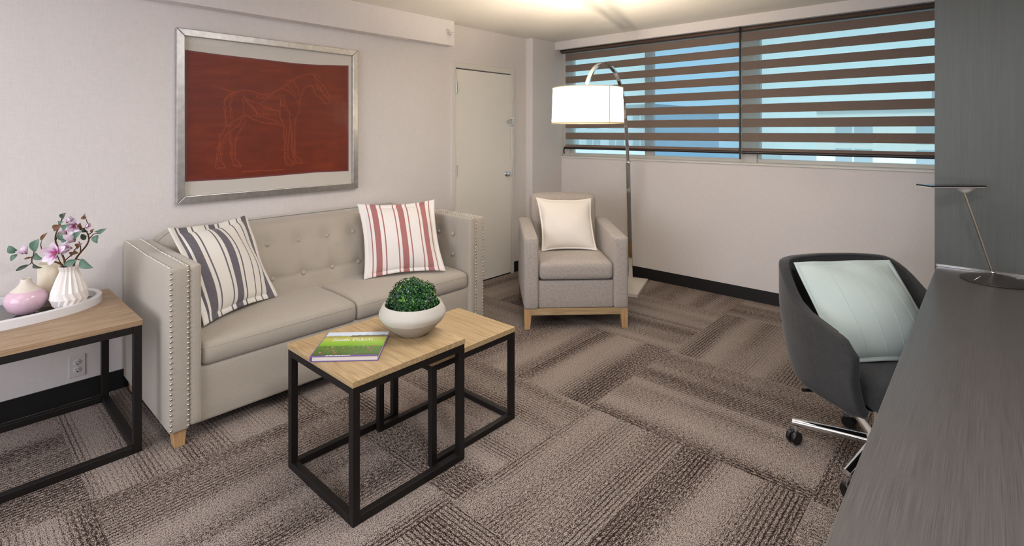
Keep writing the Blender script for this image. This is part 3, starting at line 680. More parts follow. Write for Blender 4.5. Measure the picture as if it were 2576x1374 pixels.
# ------------------------------------------------------------------ book
bk_ = root('coffee_table_book', 'South Dakota picture book with a green meadow cover on the nesting table', 'book', (-1.978, 1.180, .530), R(45.3))
w, hgt, th = .264, .250, .022      # local x: along the near edge, y: away
m = NT('book_cover'); tc = m.n('TexCoord'); sp_ = m.n('SeparateXYZ'); m.l(tc.outputs['Object'], sp_.inputs[0])
vv = m.math('ADD', m.math('DIVIDE', sp_.outputs[1], hgt), .5); uu = m.math('ADD', m.math('DIVIDE', sp_.outputs[0], w), .5)
nz1 = m.noise(m.coords((1, 1, 1)), 26, 4, .6); nz2 = m.noise(m.coords((1, 1, 1)), 120, 3, .7); nz3 = m.noise(m.coords((1, .8, 1)), 55, 2)
wavy = m.math('ADD', vv, m.math('MULTIPLY', m.math('SUBTRACT', nz1, .5), .10))
base = m.ramp(wavy, [(0, srgb(58, 84, 40)), (.12, srgb(84, 116, 54)), (.34, srgb(92, 128, 52)), (.42, srgb(118, 168, 44)), (.58, srgb(150, 186, 60)), (.72, srgb(186, 180, 84)), (.80, srgb(150, 150, 70)), (.86, srgb(205, 218, 232))])
hill = m.math('SUBTRACT', wavy, m.math('MULTIPLY', m.math('SUBTRACT', uu, .4), -.02))
leafy = m.math('MULTIPLY', m.math('LESS_THAN', wavy, .40), m.math('GREATER_THAN', nz2, .52)); base = m.mix(m.math('MULTIPLY', leafy, .7), base, srgb(44, 66, 30))
blade = m.math('MULTIPLY', m.math('LESS_THAN', wavy, .36), m.math('GREATER_THAN', nz2, .62)); base = m.mix(m.math('MULTIPLY', blade, .7), base, srgb(176, 200, 120))
tr_ = m.math('MULTIPLY', m.math('GREATER_THAN', vv, .775), m.math('LESS_THAN', m.math('ADD', vv, m.math('MULTIPLY', nz3, .12)), m.math('ADD', .865, m.math('MULTIPLY', m.math('GREATER_THAN', uu, .42), .055))))
base = m.mix(m.math('MULTIPLY', tr_, m.math('MULTIPLY', m.math('GREATER_THAN', uu, .40), .85)), base, srgb(96, 86, 62))
purple = m.math('LESS_THAN', vv, .035); base = m.mix(purple, base, srgb(108, 84, 142))
m.col(base); m.set(Roughness=.28); cov = m.m
pur = plain('purple_board', srgb(104, 82, 138), .4)
MB().box(-w/2+.004, w/2-.004, -hgt/2+.004, hgt/2-.004, .003, th-.003).build('pages', plain('page_edges', srgb(214, 206, 196), .8), bk_)
MB().box(-w/2, w/2, -hgt/2, hgt/2, 0, .003).build('back_board', pur, bk_, bevel=.001)
fcv = MB().box(-w/2, w/2, -hgt/2, hgt/2, th-.003, th).build('front_board', cov, bk_, bevel=.001)
MB().prism([(-hgt/2, 0), (hgt/2, 0), (hgt/2, th), (-hgt/2, th)], 0, -w/2-.004, -w/2+.002).build('spine', pur, bk_, bevel=.0025)
# lettering drawn as broad-nib pen strokes
GL = {'S': ([[(.62, .86), (.5, .98), (.3, 1), (.12, .9), (.1, .72), (.25, .58), (.5, .46), (.66, .3), (.6, .1), (.4, 0), (.18, .02), (.04, .16)]], .74),
 'o': ([[(.3, .6), (.12, .52), (.04, .3), (.12, .08), (.3, 0), (.48, .08), (.56, .3), (.48, .52), (.3, .6)]], .66),
 'u': ([[(.0, .58), (.1, .58), (.1, .2), (.18, .04), (.34, .02), (.5, .16)], [(.42, .58), (.52, .58), (.52, .0), (.62, .02)]], .70),
 't': ([[(.16, .82), (.16, .12), (.26, .0), (.38, .06)], [(.0, .6), (.36, .6)]], .44),
 'h': ([[(.0, 1.0), (.1, 1.0), (.1, 0)], [(.02, 0), (.2, 0)], [(.1, .4), (.24, .56), (.4, .58), (.5, .46), (.5, 0)], [(.42, 0), (.6, 0)]], .68),
 'D': ([[(.14, 1), (.14, 0)], [(0, 1), (.4, .98), (.66, .82), (.76, .5), (.66, .18), (.4, .02), (0, 0)]], .90),
 'a': ([[(.08, .5), (.22, .6), (.4, .56), (.44, .42), (.44, .06), (.54, .0)], [(.44, .34), (.22, .32), (.06, .18), (.14, .02), (.3, .02), (.44, .16)]], .62),
 'k': ([[(.0, 1.0), (.1, 1.0), (.1, 0)], [(.02, 0), (.2, 0)], [(.46, .58), (.12, .26)], [(.22, .34), (.52, .0), (.62, .0)]], .66), ' ': ([], .42)}
ltr = MB(); cx_ = 0; sc_ = .026
tw = sum(GL[c][1] for c in 'South Dakota')
kx = .176/tw
for ch in 'South Dakota':
    st_, adv = GL[ch]
    for pl_ in st_:
        pts = [((cx_+a)*kx-.092, b*sc_+.028) for a, b in pl_]
        for (a, b), (c, d) in zip(pts, pts[1:]):
            nx, ny = .0015, .0007
            q = [(a-nx, b-ny), (a+nx, b+ny), (c+nx, d+ny), (c-nx, d-ny)]
            ltr.prism(q, 2, th+.0001, th+.0005)
            ltr.prism([(a-nx, b-ny*1.6), (a+nx, b-ny*1.6), (a+nx, b+ny*1.6), (a-nx, b+ny*1.6)], 2, th+.0001, th+.0005)
    cx_ += adv
whi = plain('white_print', srgb(248, 248, 248), .4)
ltr.build('title_lettering', whi, fcv)
cp = MB(); r_ = random.Random(2); q_ = -.075
while q_ < .02:      # credit line too small to read
    w_ = r_.uniform(.002, .012); cp.box(q_, q_+w_, -hgt/2+.0030, -hgt/2+.0068, th+.0001, th+.0004); q_ += w_+.002
cp.build('credit_line', whi, fcv)
pk = plain('pink_petal_print', srgb(214, 110, 140), .5); rd = plain('red_petal_print', srgb(200, 92, 84), .5)
r_ = random.Random(9)
for i, (fx, fy) in enumerate([(-.088, -.055), (-.055, -.075), (-.028, -.05), (-.045, -.095), (.055, -.032), (.078, -.048), (.10, -.028), (.02, -.06), (-.105, -.09), (.092, -.075), (.04, -.10), (-.07, -.04)]):
    s2 = r_.uniform(.6, 1.15); pts = [(fx+.0075*s2*math.cos(2*PI*k_/10)*(1 if k_ % 2 else .8), fy+.0055*s2*math.sin(2*PI*k_/10)*(1 if k_ % 2 else .8)) for k_ in range(10)]
    MB().prism(pts, 2, th+.0001, th+.0004).build('printed_flower', pk if i % 3 else rd, fcv)

# ------------------------------------------------------------------ bowl with boxwood ball
bw = root('stone_bowl', 'speckled stone bowl holding a green boxwood ball on the nesting table', 'bowl', (-1.926, 1.452, .530))
m = NT('speckled_stone'); n1 = m.noise(m.coords(), 420, 2, .6); n2 = m.noise(m.coords(), 9, 3); tc = m.n('TexCoord'); sp_ = m.n('SeparateXYZ'); m.l(tc.outputs['Object'], sp_.inputs[0])
low = m.math('LESS_THAN', m.math('ADD', sp_.outputs[2], m.math('MULTIPLY', n2, .02)), .082)
c = m.mix(low, srgb(194, 188, 176), srgb(166, 159, 146)); c = m.mix(m.math('MULTIPLY', m.math('GREATER_THAN', n1, .66), .3), c, srgb(120, 110, 98)); m.col(c); m.set(Roughness=.7); m.bump(n1, .15, .001)
MB().lathe([(0, .0), (.058, 0), (.064, .004), (.100, .032), (.134, .066), (.1475, .088), (.1485, .098), (.146, .108), (.131, .136), (.128, .140), (.124, .139), (.121, .134), (.134, .104), (.128, .078), (.09, .040), (0, .030)], 56).build('bowl', m.m, bw, smooth=50)
bx_ = root('boxwood_ball', 'clipped dark green artificial boxwood ball in the stone bowl', 'plant', (-1.936, 1.462, .565))
MB().lathe([(0, -.0), (.055, .02), (.084, .06), (.088, .095), (.078, .135), (.045, .168), (0, .178)], 24).build('core', plain('boxwood_core', srgb(20, 36, 22), .9), bx_, smooth=60)
m = NT('boxwood_leaf'); at = m.n('Attribute', attribute_name='tone'); m.col(m.ramp(at.outputs['Fac'], [(0, srgb(12, 42, 24)), (.45, srgb(22, 66, 34)), (.75, srgb(48, 104, 36)), (1, srgb(104, 150, 44))])); m.set(Roughness=.22)
r_ = random.Random(11); vs, fs, tn = [], [], []
for i in range(5200):
    a = r_.uniform(0, 2*PI); cz_ = r_.uniform(-.55, 1); rr = math.sqrt(1-cz_*cz_); n_ = Vector((rr*math.cos(a), rr*math.sin(a), cz_))
    lump = 1+.05*math.sin(5*a+3*cz_)+.04*math.sin(9*cz_+2*a)
    p = Vector((0, 0, .092))+n_*(.098+r_.uniform(-.006, .016))*lump
    t1 = n_.orthogonal().normalized(); t2 = n_.cross(t1); an = r_.uniform(0, 2*PI)
    d = (t1*math.cos(an)+t2*math.sin(an)+n_*r_.uniform(-.15, .65)).normalized(); s1 = d.cross(n_).normalized() if d.cross(n_).length > .01 else t1
    nn = s1.cross(d); L, w_ = r_.uniform(.009, .014), r_.uniform(.0042, .0062); b0 = len(vs); tone = min(1, max(0, r_.gauss(.48, .26)))
    for q in (p, p+d*L*.45+s1*w_-nn*.0015, p+d*L*.5+nn*.001, p+d*L*.45-s1*w_-nn*.0015, p+d*L): vs.append(q); tn.append(tone)
    fs += [(b0, b0+1, b0+2), (b0, b0+2, b0+3), (b0+1, b0+4, b0+2), (b0+2, b0+4, b0+3)]
me = bpy.data.meshes.new('leaves'); me.from_pydata(vs, [], fs); at_ = me.attributes.new('tone', 'FLOAT', 'POINT'); at_.data.foreach_set('value', tn); me.materials.append(m.m)
lv = bpy.data.objects.new('leaves', me); COL.objects.link(lv); lv.parent = bx_; lv['kind'] = 'stuff'; lv['label'] = 'small glossy green leaves'

# ------------------------------------------------------------------ tray, candle, vases
ZT = .593
tr = root('oval_tray', 'white rimmed oval tray with a mirrored dark base on the end table', 'tray', (-3.335, .165, ZT))
N = 72
def oval(a, b, z): return [(a*math.copysign(abs(math.cos(2*PI*k_/N))**.92, math.cos(2*PI*k_/N)), b*math.copysign(abs(math.sin(2*PI*k_/N))**.92, math.sin(2*PI*k_/N)), z) for k_ in range(N)]
rim = MB(); rings = [oval(.232, .408, 0), oval(.232, .408, .036), oval(.229, .405, .039), oval(.212, .388, .039), oval(.209, .385, .036), oval(.209, .385, 0)]
rim.add([p for q in rings for p in q], [(i*N+k_, i*N+(k_+1) % N, ((i+1) % 6)*N+(k_+1) % N, ((i+1) % 6)*N+k_) for i in range(6) for k_ in range(N)])
rim.build('rim', plain('white_lacquer', srgb(226, 224, 224), .35), tr, smooth=30)
bs = MB(); bs.add(oval(.2095, .3855, .002)+oval(.2095, .3855, .006), [tuple(range(N-1, -1, -1)), tuple(range(N, 2*N))]+[(k_, (k_+1) % N, N+(k_+1) % N, N+k_) for k_ in range(N)])
m = NT('smoked_mirror'); m.set(Base_Color=(.16, .15, .15, 1), Roughness=.06, Metallic=.7); bs.build('base', m.m, tr)
ZB = ZT+.0065
cd = root('pillar_candle', 'tall ivory pillar candle behind the vases on the tray', 'candle', (-3.383, .385, ZB))
wx_ = NT('ivory_wax'); wx_.set(Base_Color=srgb(228, 214, 188), Roughness=.5, Subsurface_Weight=.3, Subsurface_Radius=(.01, .006, .003)); nz = wx_.noise(wx_.coords(), 30, 3); wx_.col(wx_.mix(nz, srgb(224, 211, 184), srgb(232, 221, 198)))
MB().lathe([(0, 0), (.049, 0), (.051, .003), (.051, .197), (.048, .202), (.042, .202), (.036, .198), (0, .196)], 40).build('wax', wx_.m, cd, smooth=50)
MB().tube([(0, 0, .194), (.001, 0, .206)], .0014, 6).build('wick', M['dark'], cd)
pv = root('bud_vase', 'squat pale pink bud vase with an unglazed cream neck on the tray', 'vase', (-3.291, .287, ZB))
m = NT('pink_glaze'); tc = m.n('TexCoord'); sp_ = m.n('SeparateXYZ'); m.l(tc.outputs['Object'], sp_.inputs[0]); up_ = m.math('GREATER_THAN', sp_.outputs[2], .102)
nz = m.noise(m.coords(), 14, 3); ck = m.noise(m.coords(), 160, 3)
m.col(m.mix(up_, m.mix(nz, srgb(214, 178, 192), srgb(222, 190, 200)), m.mix(ck, srgb(214, 200, 184), srgb(228, 218, 204)))); m.l(m.math('ADD', m.math('MULTIPLY', up_, .55), .08), m.b.inputs['Roughness'])
pm_ = MB().lathe([(0, .002), (.040, .0), (.046, .003), (.066, .022), (.078, .050), (.077, .072), (.066, .092), (.050, .106), (.036, .118), (.026, .130), (.0205, .142), (.0195, .153), (.0185, .155), (.014, .154), (.012, .145), (.018, .125), (0, .110)], 48)
o = pm_.build('body', m.m, pv, smooth=50)
for a in (0, 120, 240): MB().lathe([(0, -.0065), (.006, -.004), (.006, .004), (0, .004)], 10, (.034*math.cos(R(a)), .034*math.sin(R(a)), .004)).build('foot', m.m, pv, smooth=60)
pv.location.z += .0066
wv = root('faceted_vase', 'white faceted ceramic vase with magnolia branches on the tray', 'vase', (-3.226, .432, ZB))
prof = [(.034, 0), (.0425, .004), (.061, .028), (.0705, .056), (.0665, .086), (.056, .118), (.045, .150), (.035, .174), (.0335, .182), (.040, .205)]
NF = 17; vs = []; fs = []
for i, (r0, z) in enumerate(prof):
    amp = [.0, .02, .04, .045, .05, .06, .075, .085, .08, .04][i]; tw = (.5 if i in (2, ) else 0) if i < 4 else 0
    for k_ in range(NF*2):
        a = 2*PI*(k_+ (1 if i in (1, 3) else 0))/(NF*2); rr = r0*(1+(amp if k_ % 2 == 0 else -amp)); vs.append((rr*math.cos(a), rr*math.sin(a), z))
n2 = NF*2
for i in range(len(prof)-1):
    for k_ in range(n2):
        a, b, c, d = i*n2+k_, i*n2+(k_+1) % n2, (i+1)*n2+(k_+1) % n2, (i+1)*n2+k_
        fs += [(a, b, c), (a, c, d)] if (k_+i) % 2 else [(a, b, d), (b, c, d)]
b0 = len(vs)
for r0, z in ((.036, .205), (.028, .178), (.040, .13), (.04, .02)):
    for k_ in range(n2): a = 2*PI*k_/n2; vs.append((r0*math.cos(a), r0*math.sin(a), z))
top = (len(prof)-1)*n2
for k_ in range(n2): fs.append((top+k_, top+(k_+1) % n2, b0+(k_+1) % n2, b0+k_))
for i in range(3):
    for k_ in range(n2): fs.append((b0+i*n2+k_, b0+i*n2+(k_+1) % n2, b0+(i+1)*n2+(k_+1) % n2, b0+(i+1)*n2+k_))
fs.append(tuple(range(n2))); fs.append(tuple(b0+3*n2+k_ for k_ in range(n2)))
MB().add(vs, fs).build('body', plain('white_bisque', srgb(232, 226, 220), .4), wv)

# magnolia branches: positions in (lateral, depth, up) metres from the vase base
mg = root('magnolia_branches', 'pink magnolia branches with green leaves standing in the white faceted vase', 'flowers', (-3.226, .432, ZB), R(42.29))
kx_ = .131*.00185
def Q(x, y, c=0): return Vector(((x-1315)*kx_-.86*c, c, (1091-y)*kx_+.200-.24*c))   # the cluster leans sideways as it comes forward
bark = plain('branch_bark', srgb(84, 54, 36), .8)
stems = [[(1350, 1500, 0), (1400, 1080, 0), (1430, 950, 0), (1530, 820, .0), (1650, 690, .01), (1708, 580, .02), (1700, 490, .02), (1660, 400, .02), (1600, 345, .02), (1500, 300, .02)],
 [(1300, 1500, 0), (1245, 1080, 0), (1215, 930, .01), (1150, 800, .02), (1075, 670, .03), (1035, 560, .03), (1055, 430, .03), (1110, 330, .03), (1150, 210, .03), (1180, 140, .02)],
 [(1280, 1500, 0), (1215, 1085, 0), (1130, 1020, -.01), (980, 982, -.02), (890, 946, -.02), (800, 942, -.03), (700, 925, -.03), (620, 890, -.03), (592, 900, -.03), (590, 1010, -.03)],
 [(890, 946, -.02), (820, 850, -.02), (770, 720, -.02), (757, 650, -.02), (785, 600, -.02)], [(1160, 1045, 0), (1110, 950, -.03), (1078, 850, -.045)],
 [(1715, 535, .02), (1770, 485, .02), (1785, 450, .01), (1880, 440, 0)], [(1690, 462, .02), (1750, 432, .01), (1780, 400, .01)], [(1600, 345, .02), (1700, 280, .01), (1655, 200, .01), (1645, 150, .01)],
 [(590, 1010, -.03), (545, 1050, -.03)], [(590, 1010, -.03), (620, 1040, -.03)], [(620, 890, -.03), (635, 790, -.03)], [(1450, 940, 0), (1520, 960, -.01)], [(1245, 960, 0), (1360, 860, -.01), (1420, 770, -.02), (1470, 700, -.02)],
 [(1060, 560, .03), (1080, 470, .02), (1130, 400, .0), (1190, 370, -.01)], [(1370, 470, .01), (1330, 410, .01), (1260, 365, .0)], [(1530, 820, 0), (1545, 700, 0), (1500, 600, -.01)]]
for i, st_ in enumerate(stems):
    p_ = [Q(*q) for q in st_]; r0 = .0046 if i < 3 else .0026
    # smooth the polyline a little
    sm = []
    for a, b in zip(p_, p_[1:]): sm += [a, a.lerp(b, .5)]
    sm.append(p_[-1]); sm = [sm[0]]+[(sm[j-1]+sm[j]*2+sm[j+1])/4 for j in range(1, len(sm)-1)]+[sm[-1]]
    MB().tube(sm, [r0*(1-.5*j/len(sm)) for j in range(len(sm))], 8).build('stem', bark, mg, smooth=60)
def leafmat(name, a, b):
    m = NT(name); tc = m.n('TexCoord'); sp_ = m.n('SeparateXYZ'); m.l(tc.outputs['Generated'], sp_.inputs[0])
    ve = m.math('ABSOLUTE', m.math('SUBTRACT', sp_.outputs[1], .5)); vn = m.math('FRACT', m.math('SUBTRACT', m.math('MULTIPLY', sp_.outputs[0], 9), m.math('MULTIPLY', ve, 6)))
    vein = m.math('MAXIMUM', m.math('LESS_THAN', ve, .03), m.math('LESS_THAN', vn, .14)); nz = m.noise(m.coords(), 90, 2)
    m.col(m.mix(m.math('MULTIPLY', vein, .45), m.mix(nz, a, tuple(x*.75 for x in a[:3])+(1,)), b)); m.set(Roughness=.5); return m.m
LG = leafmat('leaf_green', srgb(82, 116, 94), srgb(130, 156, 132)); LD = leafmat('leaf_dark', srgb(44, 62, 40), srgb(84, 100, 72)); LB = leafmat('leaf_brown', srgb(104, 66, 34), srgb(150, 106, 60))
leaves = [((320, 800), (145, 690), 135, LG, -.04), ((325, 850), (200, 985), 78, LG, -.04), ((632, 795), (745, 558), 160, LG, -.05), ((650, 835), (805, 945), 115, LG, -.02), ((545, 1050), (285, 1172), 62, LD, -.03),
 ((615, 1042), (800, 1110), 66, LD, -.04), ((782, 592), (900, 430), 62, LB, -.02), ((1190, 585), (1168, 412), 108, LG, .0), ((1190, 370), (1316, 272), 84, LG, -.03), ((1370, 560), (1562, 400), 96, LG, -.03),
 ((1660, 490), (1540, 545), 112, LD, .02), ((1290, 560), (1160, 612), 64, LG, .0), ((1878, 442), (2050, 348), 76, LG, .0), ((1866, 468), (1864, 635), 125, LG, .01), ((1520, 958), (1768, 1112), 150, LG, -.03),
 ((1460, 960), (1212, 1068), 100, LG, -.045), ((1180, 150), (1255, 38), 96, LD, .02), ((1000, 355), (1190, 280), 110, LB, .01), ((1650, 158), (1640, 45), 40, LB, .01), ((1655, 120), (1540, 155), 56, LB, .01), ((1580, 385), (1535, 230), 84, LB, .0),
 ((1460, 710), (1565, 640), 90, LB, -.02), ((1420, 775), (1500, 830), 90, LB, -.02), ((1360, 860), (1425, 800), 80, LB, -.02), ((600, 900), (440, 945), 34, LB, -.03), ((1758, 420), (1822, 345), 44, LB, .01),
 ((1120, 225), (1212, 210), 62, LG, .02), ((1595, 350), (1690, 402), 66, LD, .03), ((1880, 395), (1800, 405), 34, LG, .01)]
for (a, b, w_, mt, dp) in leaves:
    A, B = Q(a[0], a[1], dp), Q(b[0], b[1], dp-.012); d = B-A; L = d.length; ax = d.normalized(); out = Vector((0, -1, 0)); sd = out.cross(ax).normalized(); nn = ax.cross(sd)
    hw = w_*kx_*.58; n_ = 9; vs = []
    for i in range(n_+1):
        t_ = i/n_; w__ = hw*(math.sin(PI*min(1, t_**.85))**.8 if 0 < t_ < 1 else .02)
        for s_ in (-1, -.5, 0, .5, 1): vs.append((L*t_, w__*s_, .18*w__*abs(s_)+.012*math.sin(PI*t_)+.0015*math.sin(9*t_+s_)))
    fs = [(i*5+j, i*5+j+1, (i+1)*5+j+1, (i+1)*5+j) for i in range(n_) for j in range(4)]
    o = MB().add(vs, fs).build('leaf', mt, mg, smooth=80)
    o.matrix_local = Matrix.Translation(A) @ Matrix((ax, sd, nn)).transposed().to_4x4()
m = NT('magnolia_petal'); tc = m.n('TexCoord'); sp_ = m.n('SeparateXYZ'); m.l(tc.outputs['Generated'], sp_.inputs[0]); nz = m.noise(m.coords((20, 160, 20)), 1, 3)
ve = m.math('ABSOLUTE', m.math('SUBTRACT', sp_.outputs[1], .5)); f = m.math('ADD', sp_.outputs[0], m.math('ADD', m.math('MULTIPLY', ve, 1.1), m.math('MULTIPLY', m.math('SUBTRACT', nz, .5), .35)))
m.col(m.ramp(f, [(.12, srgb(150, 30, 104)), (.38, srgb(186, 84, 146)), (.62, srgb(216, 184, 206)), (.85, srgb(228, 214, 224))])); m.set(Roughness=.6, Subsurface_Weight=.1, Subsurface_Radius=(.005, .003, .003)); PET = m.m
def petal_mesh(curl):
    n_ = 8; vs = []
    for i in range(n_+1):
        t_ = i/n_; w__ = .30*math.sin(PI*min(.985, .06+.92*t_**1.25))**.75
        for s_ in (-1, -.5, 0, .5, 1): vs.append((t_, w__*s_, curl*t_*t_+.35*w__*abs(s_)**1.6))
    return MB().add(vs, [(i*5+j, i*5+j+1, (i+1)*5+j+1, (i+1)*5+j) for i in range(n_) for j in range(4)]).mesh('petal', PET, 80)
pmesh = [petal_mesh(.15), petal_mesh(.4), petal_mesh(-.05)]
stam = plain('stamen', srgb(140, 116, 60), .8)
flowers = [((1075, 840), 240, -.055, (0, -1, .25), 6, .42), ((505, 840), 165, -.05, (-.25, -.6, .8), 6, .75), ((1265, 235), 165, .0, (.75, -.3, .65), 5, 1.25), ((1440, 290), 175, -.01, (.3, -.8, -.2), 6, .7), ((1270, 455), 130, .0, (-.2, -.7, .6), 5, .9),
 ((1430, 600), 190, -.03, (-.3, -.7, .7), 6, .7), ((1370, 730), 170, -.04, (-.5, -.8, .1), 6, .7), ((1640, 300), 110, .0, (.9, -.4, .1), 4, .9)]
for (c2, rr, dp, nrm, np_, tilt) in flowers:
    C_ = Q(c2[0], c2[1], dp); nv = Vector(nrm).normalized(); t1 = nv.orthogonal().normalized(); t2 = nv.cross(t1)
    F_ = MB().lathe([(.0035, 0), (.0045, .006), (.003, .013), (0, .016)], 10).build('flower', stam, mg, smooth=60)
    F_.matrix_local = Matrix.Translation(C_) @ Matrix((t1, t2, nv)).transposed().to_4x4()
    L = rr*kx_
    for k_ in range(np_):
        a = 2*PI*k_/np_+.3+c2[0]; ti = tilt+.12*math.sin(k_*2.1)
        o = inst('petal', pmesh[k_ % 3], F_, (.002*math.cos(a), .002*math.sin(a), .002), (0, -ti, a), (L, L*1.05, L)); o.rotation_mode = 'XYZ'

# ------------------------------------------------------------------ armchair, facing the camera side of the room
ac = root('armchair', 'grey tweed armchair with oak legs below the arched lamp', 'armchair', (-2.228, 3.148, 0), R(42.29+2.6))
# local: x right, y away from the viewer, front plane y=0
HW = .384
def armf(p): return (p.x, p.y, p.z+(.035*(p.y+.36)/.72 if p.z > 0 else 0))
for s_ in (-1, 1):
    MB().rbox((s_*(HW-.054), .365, .405), (.054, .365, .262), .022, (3, 14, 8), armf).build('arm', M['armchair'], ac, smooth=60)
MB().rbox((0, .39, .248), (.276, .37, .100), .012, (8, 8, 3)).build('seat_base', M['armchair'], ac, smooth=60)
def seatf(p): return (p.x, p.y, p.z+(.014*(1-(p.x/.28)**4)*(1-(p.y/.33)**4) if p.z > 0 else 0))
MB().rbox((0, .312, .418), (.272, .312, .062), .032, (10, 10, 3), seatf).build('seat_cushion', M['armchair'], ac, smooth=70)
def backf(p):
    t_ = (p.z+.30)/.6
    return (p.x*(1+.02*t_), p.y+.11*t_-(.02*(1-(p.x/.29)**2)*(1-(p.z/.3)**2) if p.y < 0 else 0), p.z-(.012*(p.x/.29)**2 if p.z > 0 else 0))
MB().rbox((0, .645, .625), (.278, .075, .285), .05, (12, 2, 14), backf).build('backrest', M['armchair'], ac, smooth=70)
MB().rbox((0, .70, .33), (.276, .04, .18), .015, (6, 2, 6)).build('back_panel', M['armchair'], ac, smooth=60)
MB().box(-HW+.055, HW-.055, .012, .042, .100, .147).build('front_rail', M['oakrail2'] if 'oakrail2' in M else M['oak'], ac, bevel=.002)
MB().box(-HW+.055, HW-.055, .69, .72, .100, .147).build('back_rail', M['oak'], ac, bevel=.002)
for s_ in (-1, 1):
    MB().box(s_*(HW-.030)-.012, s_*(HW-.030)+.012, .05, .68, .100, .147).build('side_rail', M['oakrail'], ac, bevel=.002)
    for y_, sy in ((.010, -1), (.670, 1)):
        xo, xi = s_*(HW-.003), s_*(HW-.060); bo, bi = s_*(HW-.006), s_*(HW-.046)
        p0, p1 = min(xo, xi), max(xo, xi); q0, q1 = min(bo, bi), max(bo, bi)
        ya_, yb_ = (y_, y_+.036) if sy < 0 else (y_+.06, y_+.09)
        MB().hexa([(q0, ya_, 0), (q1, ya_, 0), (q1, yb_, 0), (q0, yb_, 0)], [(p0, y_, .147), (p1, y_, .147), (p1, y_+.045, .147), (p0, y_+.045, .147)]).build('leg', M['oakleg'], ac, bevel=.002)
mw = ac.matrix_basis
def acp(x, y, z): return tuple(Matrix.Translation((-2.228, 3.148, 0)) @ Matrix.Rotation(R(42.29+2.6), 4, 'Z') @ Vector((x, y, z)))
pillow('cream_pillow', 'plain cream white pillow standing on the grey armchair', [acp(-.222, .335, .492), acp(.226, .345, .490), acp(.212, .53, .885), acp(-.250, .525, .893)], .14, PWm, None, .015, 8, .004)

# ------------------------------------------------------------------ arched floor lamp
lp = root('arched_floor_lamp', 'chrome arched floor lamp with a glowing white drum shade and marble base', 'lamp', (-2.555, 4.504, 0))
dA = Vector((.312, -.95, 0)).normalized(); sA = Vector((-dA.y, dA.x, 0)); sA = Vector((.95, .312, 0)).normalized()
c0 = Vector((-2.34, 4.344, 0))-Vector((-2.555, 4.504, 0))-sA*.150
hb = [c0+dA*(a*.264)+sA*(b*.15) for a, b in ((1, 1), (-1, 1), (-1, -1), (1, -1))]
MB().hexa([(q.x, q.y, 0) for q in hb], [(q.x, q.y, .03) for q in hb]).build('base', M['marble'], lp, bevel=.002)
arc = [(-.002, .03), (.035, .418), (.082, .803), (.109, 1.03), (.136, 1.181), (.163, 1.294), (.216, 1.479), (.301, 1.676), (.433, 1.822), (.588, 1.915), (.762, 1.962), (.925, 1.973), (1.089, 1.962), (1.230, 1.932), (1.352, 1.884), (1.45, 1.822), (1.505, 1.775)]
def A3(s_, z): return Vector((dA.x*s_, dA.y*s_, z))
def catmull(pts, k_=5):
    out = []
    for i in range(len(pts)-1):
        p0, p1, p2, p3 = pts[max(i-1, 0)], pts[i], pts[i+1], pts[min(i+2, len(pts)-1)]
        for j in range(k_):
            t_ = j/k_; out.append(.5*((2*p1)+(p2-p0)*t_+(2*p0-5*p1+4*p2-p3)*t_*t_+(3*p1-p0-3*p2+p3)*t_**3))
    return out+[pts[-1]]
ap = catmull([A3(*q) for q in arc])
lo = [q for q in ap if q.z < 1.17 and q.x*dA.x+q.y*dA.y < .14]; hi = ap[len(lo)-1:]
MB().ribbon(lo, .042, .030, sA).build('pole', M['chrome'], lp, bevel=.004)
MB().ribbon(hi, .030, .018, sA).build('arc_arm', M['chrome'], lp, bevel=.003)
pc_ = lo[-1]; MB().box(pc_.x-.022, pc_.x+.022, pc_.y-.02, pc_.y+.02, pc_.z-.012, pc_.z+.004).build('collar', M['chrome'], lp, bevel=.003)
a0 = ap[-22]; 
for i in range(9):
    q = ap[-32+i*1]; MB().box(q.x-.012, q.x+.012, q.y-.004, q.y+.004, q.z-.017, q.z-.008).build('notch', M['dark'], lp)
SC = A3(1.498, 0); zt_, zb_ = 1.742, 1.497
m = NT('linen_shade'); tl = m.n('BsdfTranslucent'); tl.inputs[0].default_value = (.93, .88, .80, 1); df = m.n('BsdfDiffuse'); df.inputs[0].default_value = (.86, .82, .76, 1); mx = m.n('MixShader'); wv_ = m.noise(m.coords((300, 300, 300)), 1, 2)
m.l(m.math('ADD', m.math('MULTIPLY', wv_, .2), .15), mx.inputs[0]); m.l(tl.outputs[0], mx.inputs[1]); m.l(df.outputs[0], mx.inputs[2]); m.l(mx.outputs[0], m.out.inputs[0])
sh = MB(); N = 56; rt_, rb_ = .242, .250
for r0, z in ((rb_, zb_), (rt_, zt_)): sh.v += [(SC.x+r0*math.cos(2*PI*k_/N), SC.y+r0*math.sin(2*PI*k_/N), z) for k_ in range(N)]
sh.f = [(k_, (k_+1) % N, N+(k_+1) % N, N+k_) for k_ in range(N)]
shade = sh.build('shade', m.m, lp, smooth=60)
hem = plain('shade_trim', srgb(214, 196, 166), .8)
for r0, z in ((rb_, zb_), (rt_, zt_)):
    MB().tube([(SC.x+r0*math.cos(2*PI*k_/N), SC.y+r0*math.sin(2*PI*k_/N), z) for k_ in range(N+1)], .004, 6, False).build('hem', hem, shade, smooth=60)
m = NT('added_diffuser'); tl = m.n('BsdfTranslucent'); tl.inputs[0].default_value = (.80, .78, .74, 1); df = m.n('BsdfDiffuse'); df.inputs[0].default_value = (.85, .84, .82, 1); mx = m.n('MixShader'); wv_ = m.noise(m.coords(), 8, 1)
m.l(m.math('ADD', m.math('MULTIPLY', wv_, .05), .5), mx.inputs[0]); m.l(tl.outputs[0], mx.inputs[1]); m.l(df.outputs[0], mx.inputs[2]); m.l(mx.outputs[0], m.out.inputs[0])
